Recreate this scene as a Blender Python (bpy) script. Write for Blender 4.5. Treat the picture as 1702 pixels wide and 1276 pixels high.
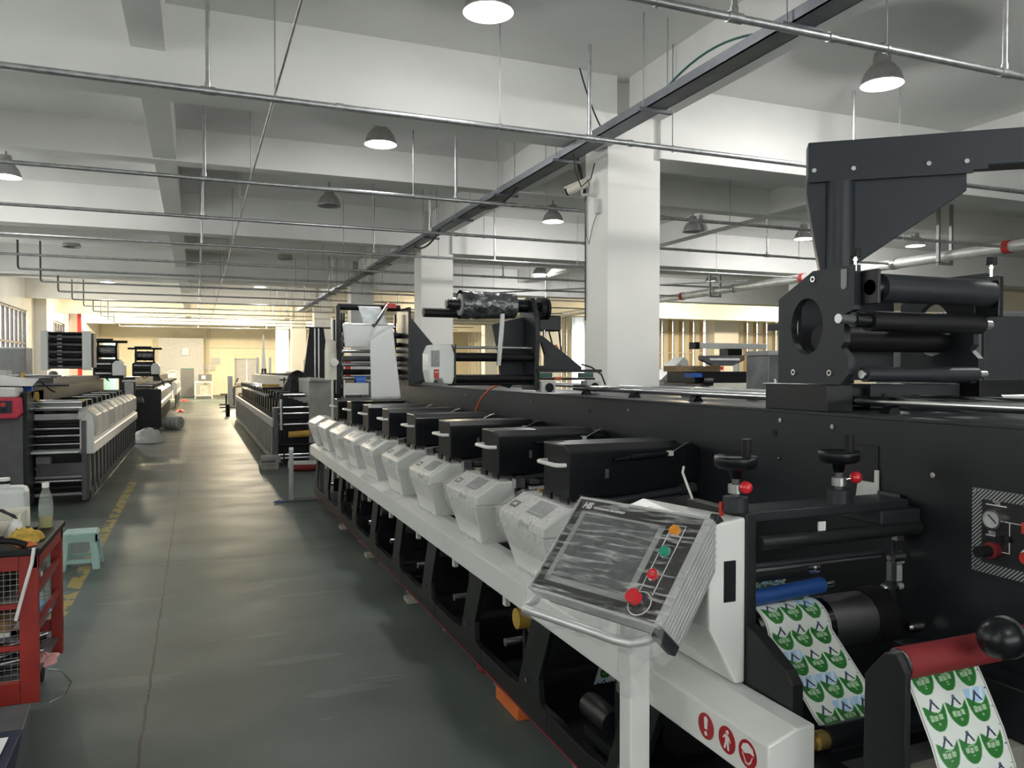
import bpy, bmesh, math, random
from mathutils import Vector, Matrix, noise
random.seed(7)
PI = math.pi
SC = bpy.context.scene
COL = SC.collection
for o in list(bpy.data.objects): bpy.data.objects.remove(o)

# ---------------------------------------------------------------- camera
cam_d = bpy.data.cameras.new('camera'); cam = bpy.data.objects.new('camera', cam_d); COL.objects.link(cam)
cam_d.sensor_width = 36.0; cam_d.lens = 36.0*1300.0/1702.0; cam_d.clip_start = 0.05; cam_d.clip_end = 300
cam.location = (0, 0, 1.6)
cam.rotation_euler = (PI/2 - math.atan(23/1300.0), 0, -math.atan(524/1300.0))
SC.camera = cam

# ---------------------------------------------------------------- world, exposure
W = bpy.data.worlds.new('world'); SC.world = W; W.use_nodes = True
bg = W.node_tree.nodes['Background']; bg.inputs[0].default_value = (1.0, 0.985, 0.95, 1); bg.inputs[1].default_value = 8.0
SC.view_settings.view_transform = 'Standard'; SC.view_settings.look = 'None'
SC.view_settings.gamma = 1.0; SC.view_settings.use_curve_mapping = False
SC.view_settings.exposure = 0.06
LAMP_W = 118.0

# ---------------------------------------------------------------- materials
M = {}
def nt(name):
    m = bpy.data.materials.new(name); m.use_nodes = True
    return m, m.node_tree.nodes, m.node_tree.links, m.node_tree.nodes['Principled BSDF']
def mat(name, c, rough=.5, metal=0., var=.12, scale=9., bump=0., coat=0., spec=.5, emit=None, es=0., stretch=None):
    m, N, L, b = nt(name)
    b.inputs['Roughness'].default_value = rough; b.inputs['Metallic'].default_value = metal
    b.inputs['Specular IOR Level'].default_value = spec
    b.inputs['Coat Weight'].default_value = coat
    tc = N.new('ShaderNodeTexCoord'); src = tc.outputs['Object']
    if stretch:
        mp = N.new('ShaderNodeMapping'); mp.inputs['Scale'].default_value = stretch; L.new(src, mp.inputs[0]); src = mp.outputs[0]
    n = N.new('ShaderNodeTexNoise'); n.inputs['Scale'].default_value = scale; n.inputs['Detail'].default_value = 4; L.new(src, n.inputs['Vector'])
    r = N.new('ShaderNodeValToRGB'); r.color_ramp.elements[0].position = .3; r.color_ramp.elements[1].position = .7
    lo = tuple(x*(1-var) for x in c); hi = tuple(min(1, x*(1+var)) for x in c)
    r.color_ramp.elements[0].color = lo+(1,); r.color_ramp.elements[1].color = hi+(1,)
    L.new(n.outputs['Fac'], r.inputs[0]); L.new(r.outputs[0], b.inputs['Base Color'])
    if bump:
        bp = N.new('ShaderNodeBump'); bp.inputs['Strength'].default_value = bump; bp.inputs['Distance'].default_value = .02
        L.new(n.outputs['Fac'], bp.inputs['Height']); L.new(bp.outputs[0], b.inputs['Normal'])
    if emit: b.inputs['Emission Color'].default_value = emit+(1,); b.inputs['Emission Strength'].default_value = es
    M[name] = m
    return m
mat('plaster', (.80, .795, .775), .85, var=.04, scale=1.2, bump=.02)
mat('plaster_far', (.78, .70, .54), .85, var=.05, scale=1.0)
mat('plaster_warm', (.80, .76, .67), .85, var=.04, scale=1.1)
mat('column_paint', (.84, .83, .80), .7, var=.04, scale=1.0)
mat('galv', (.50, .51, .52), .38, .85, var=.2, scale=14)
mat('galv_main', (.72, .72, .70), .45, .35, var=.12, scale=6)
mat('tray', (.20, .215, .24), .5, .5, var=.15, scale=5)
mat('rod', (.33, .34, .35), .5, .6)
mat('black', (.0055, .0065, .009), .30, spec=.35, var=.2, scale=3)
mat('panel_black', (.0115, .014, .0175), .36, spec=.4, var=.2, scale=1.2)
mat('frame_black', (.012, .0138, .0145), .42, spec=.35, var=.2, scale=4)
mat('plate_dark', (.018, .021, .027), .45, spec=.4, var=.15, scale=4)
mat('arm_dark', (.014, .019, .028), .42, spec=.4, var=.12, scale=3)
mat('rubber', (.007, .007, .0085), .5, spec=.3)
mat('drum_chrome', (.22, .225, .23), .12, 1., var=.05)
mat('chrome', (.78, .79, .80), .16, 1., var=.04)
mat('steel', (.55, .56, .57), .3, 1., var=.1)
mat('alu', (.62, .63, .63), .42, .6, var=.06, scale=20)
mat('white', (.73, .735, .72), .32, var=.03, scale=2, coat=.2)
mat('white_dull', (.62, .62, .60), .6, var=.06)
mat('cream', (.70, .67, .58), .55, var=.06)
mat('grey', (.30, .30, .30), .5, var=.1)
mat('grey_light', (.46, .46, .46), .5, var=.08)
mat('grey_plate', (.40, .39, .37), .5, .3, var=.12, scale=6)
mat('dark_grey', (.09, .09, .095), .5, var=.15)
mat('red', (.50, .028, .022), .4, var=.1)
mat('red_ball', (.62, .02, .03), .15, var=.03, coat=.4)
mat('red_cart', (.27, .022, .016), .45, var=.15, scale=5)
mat('red_roller', (.20, .012, .016), .7, var=.1)
mat('magenta_red', (.55, .03, .07), .45, var=.08)
mat('pink', (.62, .30, .30), .6)
mat('orange', (.62, .15, .03), .5)
mat('orange_lamp', (.75, .28, .02), .25)
mat('green_lamp', (.02, .30, .20), .25)
mat('blue', (.01, .055, .22), .4)
mat('blue_bright', (.02, .10, .42), .4)
mat('sky_blue', (.22, .45, .65), .5)
mat('duct_blue', (.30, .52, .58), .5)
mat('yellow', (.46, .29, .05), .5)
mat('rag_yellow', (.55, .36, .06), .85, var=.3, scale=25, bump=.4)
mat('brown', (.22, .12, .055), .7, var=.15)
mat('carton', (.36, .24, .13), .8, var=.1)
mat('wood', (.28, .19, .10), .7, var=.3, scale=8, stretch=(1, 8, 8))
mat('wood_grey', (.33, .32, .28), .8, var=.25, scale=8)
mat('stool', (.34, .50, .46), .45, var=.12, scale=12)
mat('jerrycan', (.60, .62, .62), .35, var=.06)
mat('paper', (.75, .75, .74), .7, var=.05)
mat('web_paper', (.74, .75, .75), .45, var=.03, scale=4)
mat('web_print_pale', (.66, .72, .74), .45, var=.2, scale=14)
mat('navy', (.018, .022, .05), .5)
mat('ink_green', (.02, .16, .06), .5)
mat('teal', (.02, .10, .08), .4)
mat('decal_red', (.36, .008, .015), .35, var=.03)
mat('decal_white', (.72, .70, .68), .4, var=.02)
mat('tan', (.52, .40, .24), .7, var=.12, scale=2)
mat('curtain_white', (.75, .72, .62), .7, var=.05)
mat('window_frame', (.06, .045, .035), .5)
mat('lamp_shade', (.42, .42, .41), .35, .6)
mat('lamp_glow', (.9, .9, .9), .4, emit=(1, .97, .93), es=14.0)
mat('screen', (.10, .105, .11), .25, var=.2, scale=30)
mat('screen_frame', (.27, .275, .28), .4, var=.08, scale=40)
mat('display_grey', (.24, .245, .245), .3, var=.25, scale=60)
mat('face_black', (.018, .019, .02), .3)
mat('film_silver', (.18, .185, .19), .16, .75, var=.6, scale=22, bump=.7)
mat('dirty_cover', (.12, .125, .13), .22, var=.3, scale=6, bump=.2)
mat('cable', (.015, .015, .016), .5)
mat('hose_orange', (.70, .12, .03), .35)
mat('motor', (.01, .0105, .011), .4)
mat('brass', (.5, .36, .12), .35, .9)

def mat_floor():
    m, N, L, b = nt('floor_epoxy'); M['floor'] = m
    g = N.new('ShaderNodeNewGeometry'); s = N.new('ShaderNodeSeparateXYZ'); L.new(g.outputs['Position'], s.inputs[0])
    def nz(scale, detail=4, st=None):
        n = N.new('ShaderNodeTexNoise'); n.inputs['Scale'].default_value = scale; n.inputs['Detail'].default_value = detail
        if st:
            mp = N.new('ShaderNodeMapping'); mp.inputs['Scale'].default_value = st; L.new(g.outputs['Position'], mp.inputs[0]); L.new(mp.outputs[0], n.inputs['Vector'])
        else: L.new(g.outputs['Position'], n.inputs['Vector'])
        return n.outputs['Fac']
    def mth(op, a, bb=None, clamp=False):
        n = N.new('ShaderNodeMath'); n.operation = op; n.use_clamp = clamp
        for i, x in enumerate((a, bb)):
            if x is None: continue
            if isinstance(x, (int, float)): n.inputs[i].default_value = x
            else: L.new(x, n.inputs[i])
        return n.outputs[0]
    r = N.new('ShaderNodeValToRGB'); e = r.color_ramp.elements
    e[0].position = .3; e[0].color = (.060, .078, .073, 1); e[1].position = .72; e[1].color = (.126, .153, .143, 1)
    b.inputs['Specular IOR Level'].default_value = .28; L.new(nz(.85, 6), r.inputs[0])
    # streaky scuffs across the aisle
    sc = N.new('ShaderNodeMix'); sc.data_type = 'RGBA'; sc.inputs['B'].default_value = (.17, .20, .19, 1)
    L.new(r.outputs[0], sc.inputs['A']); L.new(mth('MULTIPLY', mth('GREATER_THAN', nz(2.2, 5, (.35, 1.6, 1)), .64), .35), sc.inputs['Factor'])
    # saw-cut joints: along the aisle and across it
    wob = mth('MULTIPLY', mth('SUBTRACT', nz(5.0, 4), .5), .028)
    jx = mth('LESS_THAN', mth('ABSOLUTE', mth('ADD', mth('ADD', s.outputs[0], .232), wob)), .0065)
    j = jx
    for yy in (7.1, 13.4, 19.9):
        j = mth('MAXIMUM', j, mth('MULTIPLY', mth('LESS_THAN', mth('ABSOLUTE', mth('ADD', mth('SUBTRACT', s.outputs[1], yy), mth('MULTIPLY', wob, .6))), .007), .55))
    j = mth('MULTIPLY', j, mth('GREATER_THAN', nz(24, 3), .34))
    jm = N.new('ShaderNodeMix'); jm.data_type = 'RGBA'; jm.inputs['B'].default_value = (.05, .048, .042, 1)
    L.new(sc.outputs['Result'], jm.inputs['A']); L.new(j, jm.inputs['Factor'])
    # worn yellow lane line
    yl = mth('LESS_THAN', mth('ABSOLUTE', mth('ADD', s.outputs[0], .85)), .05)
    yl = mth('MULTIPLY', yl, mth('GREATER_THAN', nz(6, 6), .46))
    yl = mth('MULTIPLY', yl, mth('MULTIPLY', mth('GREATER_THAN', s.outputs[1], 5.6), mth('LESS_THAN', s.outputs[1], 12.4)))
    ym = N.new('ShaderNodeMix'); ym.data_type = 'RGBA'; ym.inputs['B'].default_value = (.42, .31, .07, 1)
    L.new(jm.outputs['Result'], ym.inputs['A']); L.new(mth('MULTIPLY', yl, .75), ym.inputs['Factor'])
    L.new(ym.outputs['Result'], b.inputs['Base Color'])
    rr = N.new('ShaderNodeMapRange'); rr.inputs['To Min'].default_value = .36; rr.inputs['To Max'].default_value = .60
    L.new(nz(1.7, 5, (.6, 1.3, 1)), rr.inputs[0]); L.new(rr.outputs[0], b.inputs['Roughness'])
    bp = N.new('ShaderNodeBump'); bp.inputs['Strength'].default_value = .10; bp.inputs['Distance'].default_value = .02
    L.new(nz(7, 5), bp.inputs['Height']); L.new(bp.outputs[0], b.inputs['Normal'])
mat_floor()

def mat_wrap(name, streak=None, alpha=.55, scale=40., strength=.9, thr=.0, f0=.35, f1=.75):
    m, N, L, b = nt(name); M[name] = m
    out = N['Material Output']; b.inputs['Base Color'].default_value = (.80, .81, .81, 1)
    b.inputs['Roughness'].default_value = .16; b.inputs['Specular IOR Level'].default_value = .8
    tc = N.new('ShaderNodeTexCoord'); mp = N.new('ShaderNodeMapping'); L.new(tc.outputs['Object'], mp.inputs[0])
    if streak: mp.vector_type = 'TEXTURE'; mp.inputs['Scale'].default_value = streak; mp.inputs['Rotation'].default_value = (0, 0, math.atan2(-.9439, .3303)+.10)
    n = N.new('ShaderNodeTexNoise'); n.inputs['Scale'].default_value = scale; n.inputs['Detail'].default_value = 5; L.new(mp.outputs[0], n.inputs['Vector'])
    bp = N.new('ShaderNodeBump'); bp.inputs['Strength'].default_value = strength; bp.inputs['Distance'].default_value = .02
    L.new(n.outputs['Fac'], bp.inputs['Height']); L.new(bp.outputs[0], b.inputs['Normal'])
    t = N.new('ShaderNodeBsdfTransparent'); t.inputs[0].default_value = (.97, .97, .97, 1)
    mx = N.new('ShaderNodeMixShader')
    rp = N.new('ShaderNodeMapRange'); rp.inputs['From Min'].default_value = f0; rp.inputs['From Max'].default_value = f1
    rp.inputs['To Min'].default_value = thr; rp.inputs['To Max'].default_value = alpha
    L.new(n.outputs['Fac'], rp.inputs[0]); L.new(rp.outputs[0], mx.inputs[0])
    L.new(t.outputs[0], mx.inputs[1]); L.new(b.outputs[0], mx.inputs[2]); L.new(mx.outputs[0], out.inputs['Surface'])
mat_wrap('wrap_box', None, .42, 60, .45, .10)
mat_wrap('wrap_screen', (.16, .012, .012), .62, 1.0, .5, .04, .50, .74)  # opaque white streaks in this film stand in for its highlights
mat_wrap('wrap_loose', None, .30, 26, .6, .06)
def mat_glass(name, c, rough, tr):
    m, N, L, b = nt(name); M[name] = m
    b.inputs['Base Color'].default_value = c+(1,); b.inputs['Roughness'].default_value = rough
    t = N.new('ShaderNodeBsdfTransparent'); t.inputs[0].default_value = c+(1,)
    mx = N.new('ShaderNodeMixShader'); mx.inputs[0].default_value = 1-tr
    L.new(t.outputs[0], mx.inputs[1]); L.new(b.outputs[0], mx.inputs[2]); L.new(mx.outputs[0], N['Material Output'].inputs['Surface'])
mat_glass('pet', (.86, .90, .88), .05, .84)
mat_glass('pane', (.92, .95, .95), .1, .85)
mat_glass('liquid', (.62, .52, .12), .08, .35)
def mat_curtain(name, c):
    m, N, L, b = nt(name); M[name] = m
    b.inputs['Base Color'].default_value = c+(1,); b.inputs['Roughness'].default_value = .8
    t = N.new('ShaderNodeBsdfTranslucent'); t.inputs[0].default_value = c+(1,); mx = N.new('ShaderNodeMixShader'); mx.inputs[0].default_value = .4
    L.new(b.outputs[0], mx.inputs[1]); L.new(t.outputs[0], mx.inputs[2]); L.new(mx.outputs[0], N['Material Output'].inputs['Surface'])
mat_curtain('tan', (.56, .42, .25)); mat_curtain('curtain_white', (.82, .78, .66))
def mat_vcol(name, rough):
    m, N, L, b = nt(name); M[name] = m
    a = N.new('ShaderNodeAttribute'); a.attribute_name = 'Col'; L.new(a.outputs['Color'], b.inputs['Base Color']); b.inputs['Roughness'].default_value = rough
mat_vcol('print', .32)
def mat_hatch():
    m, N, L, b = nt('hatch'); M['hatch'] = m
    g = N.new('ShaderNodeNewGeometry'); s = N.new('ShaderNodeSeparateXYZ'); L.new(g.outputs['Position'], s.inputs[0])
    a = N.new('ShaderNodeMath'); a.operation = 'ADD'; L.new(s.outputs[1], a.inputs[0]); L.new(s.outputs[2], a.inputs[1])
    a2 = N.new('ShaderNodeMath'); a2.operation = 'MULTIPLY'; a2.inputs[1].default_value = 88; L.new(a.outputs[0], a2.inputs[0])
    fr = N.new('ShaderNodeMath'); fr.operation = 'FRACT'; L.new(a2.outputs[0], fr.inputs[0])
    gt = N.new('ShaderNodeMath'); gt.operation = 'GREATER_THAN'; gt.inputs[1].default_value = .55; L.new(fr.outputs[0], gt.inputs[0])
    mx = N.new('ShaderNodeMix'); mx.data_type = 'RGBA'; mx.inputs['A'].default_value = (.01, .01, .011, 1); mx.inputs['B'].default_value = (.36, .37, .37, 1)
    L.new(gt.outputs[0], mx.inputs['Factor']); L.new(mx.outputs['Result'], b.inputs['Base Color'])
mat_hatch()

# ---------------------------------------------------------------- mesh helpers
ORG = {}
class MB:
    def __init__(s, T=None): s.v = []; s.f = []; s.sm = []; s.T = T
    def add(s, vs, fs, smooth=False):
        k = len(s.v)
        if s.T: vs = [s.T(*p) for p in vs]
        s.v += [tuple(p) for p in vs]; s.f += [tuple(i+k for i in f) for f in fs]; s.sm += [smooth]*len(fs)
        return s
    def box(s, x0, x1, y0, y1, z0, z1):
        if x0 > x1: x0, x1 = x1, x0
        if y0 > y1: y0, y1 = y1, y0
        if z0 > z1: z0, z1 = z1, z0
        return s.add([(x0,y0,z0),(x1,y0,z0),(x1,y1,z0),(x0,y1,z0),(x0,y0,z1),(x1,y0,z1),(x1,y1,z1),(x0,y1,z1)],
                     [(0,3,2,1),(4,5,6,7),(0,1,5,4),(1,2,6,5),(2,3,7,6),(3,0,4,7)])
    def hexa(s, lo, hi):   # two quads, bottom (4 pts ccw from above) and top
        return s.add(list(lo)+list(hi), [(0,3,2,1),(4,5,6,7),(0,1,5,4),(1,2,6,5),(2,3,7,6),(3,0,4,7)])
    def prism(s, poly, axis, a, b):
        # poly in the two other axes (cyclic order: x->(y,z), y->(x,z), z->(x,y))
        def P(p, t):
            return {'x': (t, p[0], p[1]), 'y': (p[0], t, p[1]), 'z': (p[0], p[1], t)}[axis]
        n = len(poly); vs = [P(p, a) for p in poly]+[P(p, b) for p in poly]
        fs = [tuple(range(n))[::-1], tuple(range(n, 2*n))]+[(i, (i+1) % n, n+(i+1) % n, n+i) for i in range(n)]
        return s.add(vs, fs)
    def cyl(s, p, q, r, n=16, r2=None, cap=True):
        p = Vector(p); q = Vector(q); d = (q-p).normalized(); r2 = r if r2 is None else r2
        u = d.orthogonal().normalized(); w = d.cross(u)
        vs = []
        for c, rr in ((p, r), (q, r2)):
            for i in range(n):
                a = 2*PI*i/n; vs.append(tuple(c+(u*math.cos(a)+w*math.sin(a))*rr))
        s.add(vs, [(i, (i+1) % n, n+(i+1) % n, n+i) for i in range(n)], True)
        if cap: s.add(vs, [tuple(range(n))[::-1], tuple(range(n, 2*n))])
        return s
    def ring(s, p, q, r, ri, n=24):    # hollow cylinder
        p = Vector(p); q = Vector(q); d = (q-p).normalized(); u = d.orthogonal().normalized(); w = d.cross(u); vs = []
        for c, rr in ((p, r), (q, r), (q, ri), (p, ri)):
            for i in range(n):
                a = 2*PI*i/n; vs.append(tuple(c+(u*math.cos(a)+w*math.sin(a))*rr))
        fs = []
        for k in range(4):
            for i in range(n): fs.append((k*n+i, k*n+(i+1) % n, ((k+1) % 4)*n+(i+1) % n, ((k+1) % 4)*n+i))
        return s.add(vs, fs)
    def tube(s, path, r, n=8, cap=True):
        P = [Vector(p) for p in path]; rings = []; u = None
        for i, p in enumerate(P):
            d = (P[min(i+1, len(P)-1)]-P[max(i-1, 0)]).normalized()
            u = d.orthogonal().normalized() if u is None else (u-d*u.dot(d)).normalized()
            w = d.cross(u)
            rings.append([tuple(p+(u*math.cos(2*PI*k/n)+w*math.sin(2*PI*k/n))*r) for k in range(n)])
        vs = [v for rg in rings for v in rg]; fs = []
        for i in range(len(P)-1):
            for k in range(n): fs.append((i*n+k, i*n+(k+1) % n, (i+1)*n+(k+1) % n, (i+1)*n+k))
        s.add(vs, fs, True)
        if cap: s.add([*rings[0], *rings[-1]], [tuple(range(n))[::-1], tuple(range(n, 2*n))])
        return s
    def lathe(s, prof, c, n=24, axis='z'):
        vs = []; m = len(prof)
        for (r, h) in prof:
            for i in range(n):
                a = 2*PI*i/n; x = r*math.cos(a); y = r*math.sin(a)
                vs.append({'z': (c[0]+x, c[1]+y, c[2]+h), 'x': (c[0]+h, c[1]+x, c[2]+y), 'y': (c[0]+x, c[1]+h, c[2]+y)}[axis])
        return s.add(vs, [(k*n+i, k*n+(i+1) % n, (k+1)*n+(i+1) % n, (k+1)*n+i) for k in range(m-1) for i in range(n)], True)
    def sph(s, c, r, n=16, sc=(1, 1, 1)):
        prof = [(max(1e-4, math.sin(PI*k/10)), -math.cos(PI*k/10)) for k in range(11)]; vs = []
        for (rr, h) in prof:
            for i in range(n):
                a = 2*PI*i/n; vs.append((c[0]+rr*math.cos(a)*r*sc[0], c[1]+rr*math.sin(a)*r*sc[1], c[2]+h*r*sc[2]))
        return s.add(vs, [(k*n+i, k*n+(i+1) % n, (k+1)*n+(i+1) % n, (k+1)*n+i) for k in range(10) for i in range(n)], True)
    def build(s, name, material, parent=None, bevel=0., label=None):
        me = bpy.data.meshes.new(name)
        o = ORG.get(parent.name, (0, 0, 0)) if parent else (0, 0, 0)
        me.from_pydata([(x-o[0], y-o[1], z-o[2]) for x, y, z in s.v], [], s.f)
        me.polygons.foreach_set('use_smooth', s.sm)
        bm = bmesh.new(); bm.from_mesh(me); bmesh.ops.recalc_face_normals(bm, faces=bm.faces); bm.to_mesh(me); bm.free()
        me.materials.append(M[material]); me.update()
        ob = bpy.data.objects.new(name, me); COL.objects.link(ob)
        if parent: ob.parent = parent; ORG[ob.name] = o
        if bevel:
            b = ob.modifiers.new('bevel', 'BEVEL'); b.width = bevel; b.segments = 2; b.limit_method = 'ANGLE'; b.angle_limit = .6
        if label: ob['label'] = label
        return ob
def tag(o, label, cat, group=None):
    o['label'] = label; o['category'] = cat
    if group: o['group'] = group
    return o
def thing(name, label, cat, loc=(0, 0, 0), group=None):
    o = bpy.data.objects.new(name, None); COL.objects.link(o); o.location = loc; o.empty_display_size = .05
    ORG[o.name] = tuple(loc)
    return tag(o, label, cat, group)
def struct(o, label=None):
    o['kind'] = 'structure'
    if label: o['label'] = label
    return o
def copy_tree(o, parent=None):
    c = o.copy(); COL.objects.link(c)
    if parent: c.parent = parent
    for ch in list(o.children): copy_tree(ch, c)
    return c
def text(name, s, size, material, parent, origin, ex, ey, extrude=.0006, bold=0.):
    cu = bpy.data.curves.new(name, 'FONT'); cu.body = s; cu.size = size; cu.extrude = extrude; cu.offset = bold; cu.align_x = 'LEFT'
    t = bpy.data.objects.new(name+'_src', cu); COL.objects.link(t)
    bpy.context.view_layer.update()
    me = bpy.data.meshes.new_from_object(t.evaluated_get(bpy.context.evaluated_depsgraph_get()))
    bpy.data.objects.remove(t)
    ex = Vector(ex).normalized(); ey = Vector(ey); ez = ex.cross(ey.normalized()); O = Vector(origin)
    og = Vector(ORG.get(parent.name, (0, 0, 0)))
    for v in me.vertices: v.co = O+ex*v.co.x+ey*v.co.y+ez*v.co.z-og
    me.materials.clear(); me.materials.append(M[material])
    o = bpy.data.objects.new(name, me); COL.objects.link(o); o.parent = parent; ORG[o.name] = tuple(og)
    return o
# ================================================================ the building
SLAB = 4.9
struct(MB().box(-5.6, 36, -6, 58, -.12, 0).build('floor', 'floor'))
struct(MB().box(-5.9, 36, -6, 58, SLAB, SLAB+.2).build('ceiling', 'plaster'))
# left wall with two window openings, pilasters
lw = thing('wall_left', 'cream plastered left wall with brown framed windows', 'wall', (-5.6, 0, 0))
del lw['category']; struct(lw)
wx0, wx1 = -5.8, -5.55
WINL = ((-4.5, .5), (3.2, 8.2), (11.0, 16.0), (19.0, 24.3), (27.0, 32.2), (37.6, 41.0), (44.0, 50.0))
ys = [-6]+[v for w in WINL for v in w]+[58]
for i in range(0, len(ys), 2): MB().box(wx0, wx1, ys[i], ys[i+1], 0, SLAB).build('wall_pier', 'plaster_warm', lw)
for a, b in WINL:
    MB().box(wx0, wx1, a, b, 0, 1.9).build('wall_sill', 'plaster_warm', lw); MB().box(wx0, wx1, a, b, 3.7, SLAB).build('wall_head', 'plaster_warm', lw)
for y in (33.4, 42.0): MB().box(-5.55, -5.15, y, y+.7, 0, SLAB).build('pilaster', 'column_paint', lw, .01)
for k, (a, b) in enumerate(WINL):
    w = thing('window_%d' % (k+1), 'brown framed window in the left wall', 'window', (-5.7, a, 1.9)); del w['category']; struct(w)
    m = MB().box(-5.72, -5.62, a, b, 1.9, 1.97).box(-5.72, -5.62, a, b, 3.63, 3.7).box(-5.72, -5.62, a, b, 2.5, 2.57)
    n = max(3, int((b-a)/.65))
    for j in range(n+1):
        y = a+(b-a)*j/n; m.box(-5.72, -5.62, y-.035, y+.035, 1.9, 3.7)
    m.build('window_frame', 'window_frame', w)
    for j in range(n):
        for z0, z1 in ((1.97, 2.5), (2.57, 3.63)): MB().box(-5.68, -5.67, a+(b-a)*j/n+.035, a+(b-a)*(j+1)/n-.035, z0, z1).build('pane', 'pane', w)
# far wall with a grey door, openings
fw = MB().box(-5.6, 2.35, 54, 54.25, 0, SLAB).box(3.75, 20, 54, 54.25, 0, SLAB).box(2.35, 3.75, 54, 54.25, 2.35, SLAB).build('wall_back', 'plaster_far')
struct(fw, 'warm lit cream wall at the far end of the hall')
d = thing('door_1', 'plain grey door in the far wall', 'door', (3.05, 54.1, 0)); del d['category']; struct(d)
MB().box(2.35, 3.04, 54.06, 54.12, 0, 2.3).build('door_leaf', 'grey_light', d); MB().box(3.06, 3.75, 54.06, 54.12, 0, 2.3).build('door_leaf', 'grey_light', d)
MB().box(2.3, 2.36, 53.96, 54.0, 0, 2.36).box(3.74, 3.8, 53.96, 54.0, 0, 2.36).box(2.3, 3.8, 53.96, 54.0, 2.3, 2.36).build('door_frame', 'grey', d)
# grey partition corner at the left of the far wall
struct(MB().box(-2.2, .4, 53.2, 54, 0, 3.6).build('wall_partition', 'grey_light'), 'grey partition block standing against the far wall')
# right block: wall_right along X=20 beyond Y=36 and the louvred wall facing us at Y=36
def louvre_wall(name, label, n, along, c, a, b):
    w = thing(name, label, 'window'); del w['category']; struct(w)
    step = (b-a)/n
    for i in range(n):
        s0 = a+i*step
        for mt, t0, t1, off in (('curtain_white', 0, .42, 0), ('tan', .42, .90, .10)):
            p, q = s0+step*t0, s0+step*t1
            (MB().box(p, q, c+off, c+off+.12, .3, 4.45) if along == 'x' else MB().box(c+off, c+off+.12, p, q, .3, 4.45)).build('louvre_fin', mt, w)
    for z in (1.2, 2.5, 3.6, 4.25):
        (MB().box(a, b, c-.05, c-.01, z, z+.06) if along == 'x' else MB().box(c-.05, c-.01, a, b, z, z+.06)).build('glazing_bar', 'curtain_white', w)
    (MB().box(a, b, c+.26, c+.28, .3, 4.45) if along == 'x' else MB().box(c+.26, c+.28, a, b, .3, 4.45)).build('pane', 'pane', w)
    return w
louvre_wall('window_14', 'tall louvred window left of the column with the no smoking sign', 11, 'x', 36, 18.6, 26.0)
louvre_wall('window_15', 'tall louvred window right of the column with the no smoking sign', 8, 'x', 36, 27.6, 33.0)
louvre_wall('window_16', 'long run of tall louvres seen beyond the second column', 26, 'y', 18.2, 37, 54)
m = MB().box(18.2, 36, 36, 36.3, 4.45, SLAB).box(18.2, 36, 36, 36.3, 0, .3).box(33, 36, 36, 36.3, .3, 4.45)
struct(m.build('wall_front', 'plaster_warm'), 'cream wall holding the tall louvred windows')
struct(MB().box(18.2, 18.5, 36, 54, 4.45, SLAB).box(18.2, 18.5, 36, 54, 0, .3).build('wall_side', 'plaster_warm'), 'wall returning behind the louvred windows')
struct(MB().box(35.8, 36, -6, 36, 0, SLAB).build('wall_right', 'plaster_warm'), 'plain plaster wall closing the hall on the right')
c = MB().box(26.0, 27.6, 35.2, 36.0, 0, SLAB).build('column_pilaster', 'column_paint'); struct(c, 'white wall column carrying a no smoking sign')
sg = thing('no_smoking_sign', 'small white no smoking sign on the far white column', 'sign', (26.2, 35.18, 2.3))
MB().box(26.05, 26.62, 35.17, 35.2, 1.55, 2.5).build('sign_plate', 'decal_white', sg)
MB().ring((26.335, 35.168, 2.15), (26.335, 35.155, 2.15), .26, .19).build('ring', 'red', sg)
MB().cyl((26.17, 35.16, 2.31), (26.5, 35.16, 1.99), .028, 6).build('slash', 'red', sg)
MB().box(26.2, 26.48, 35.156, 35.168, 2.12, 2.18).build('cigarette', 'black', sg)
MB().box(26.1, 26.57, 35.156, 35.168, 1.62, 1.8).build('caption', 'decal_red', sg)
# wall behind the camera 
struct(MB().box(-5.6, -1, -6.2, -6, 0, SLAB).box(12, 36, -6.2, -6, 0, SLAB).box(-1, 12, -6.2, -6, 0, 1.1).box(-1, 12, -6.2, -6, 3.2, SLAB).build('wall_entrance', 'plaster'), 'plaster wall with a window band behind the viewer')
wb_ = thing('window_17', 'window band behind the viewer', 'window'); del wb_['category']; struct(wb_)
for k in range(14): MB().box(-1.03+k, -.97+k, -6.15, -6.05, 1.1, 3.2).build('window_frame', 'window_frame', wb_)
for k in range(13): MB().box(-.97+k, -.03+k, -6.11, -6.10, 1.1, 3.2).build('pane', 'pane', wb_)

# columns on the 8 m grid
CY = [-8.1+8*i for i in range(8)]
for i, y in enumerate(CY):
    if y < -5: continue
    c = MB().box(4.36, 5.06, y, y+.55, 0, SLAB).build('column', 'column_paint', bevel=.008)
    struct(c, 'square white concrete column on the right of the aisle')
    c2 = MB().box(14.5, 15.2, y, y+.55, 0, SLAB).build('column', 'column_paint', bevel=.008); struct(c2, 'square white concrete column deep on the right')
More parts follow.
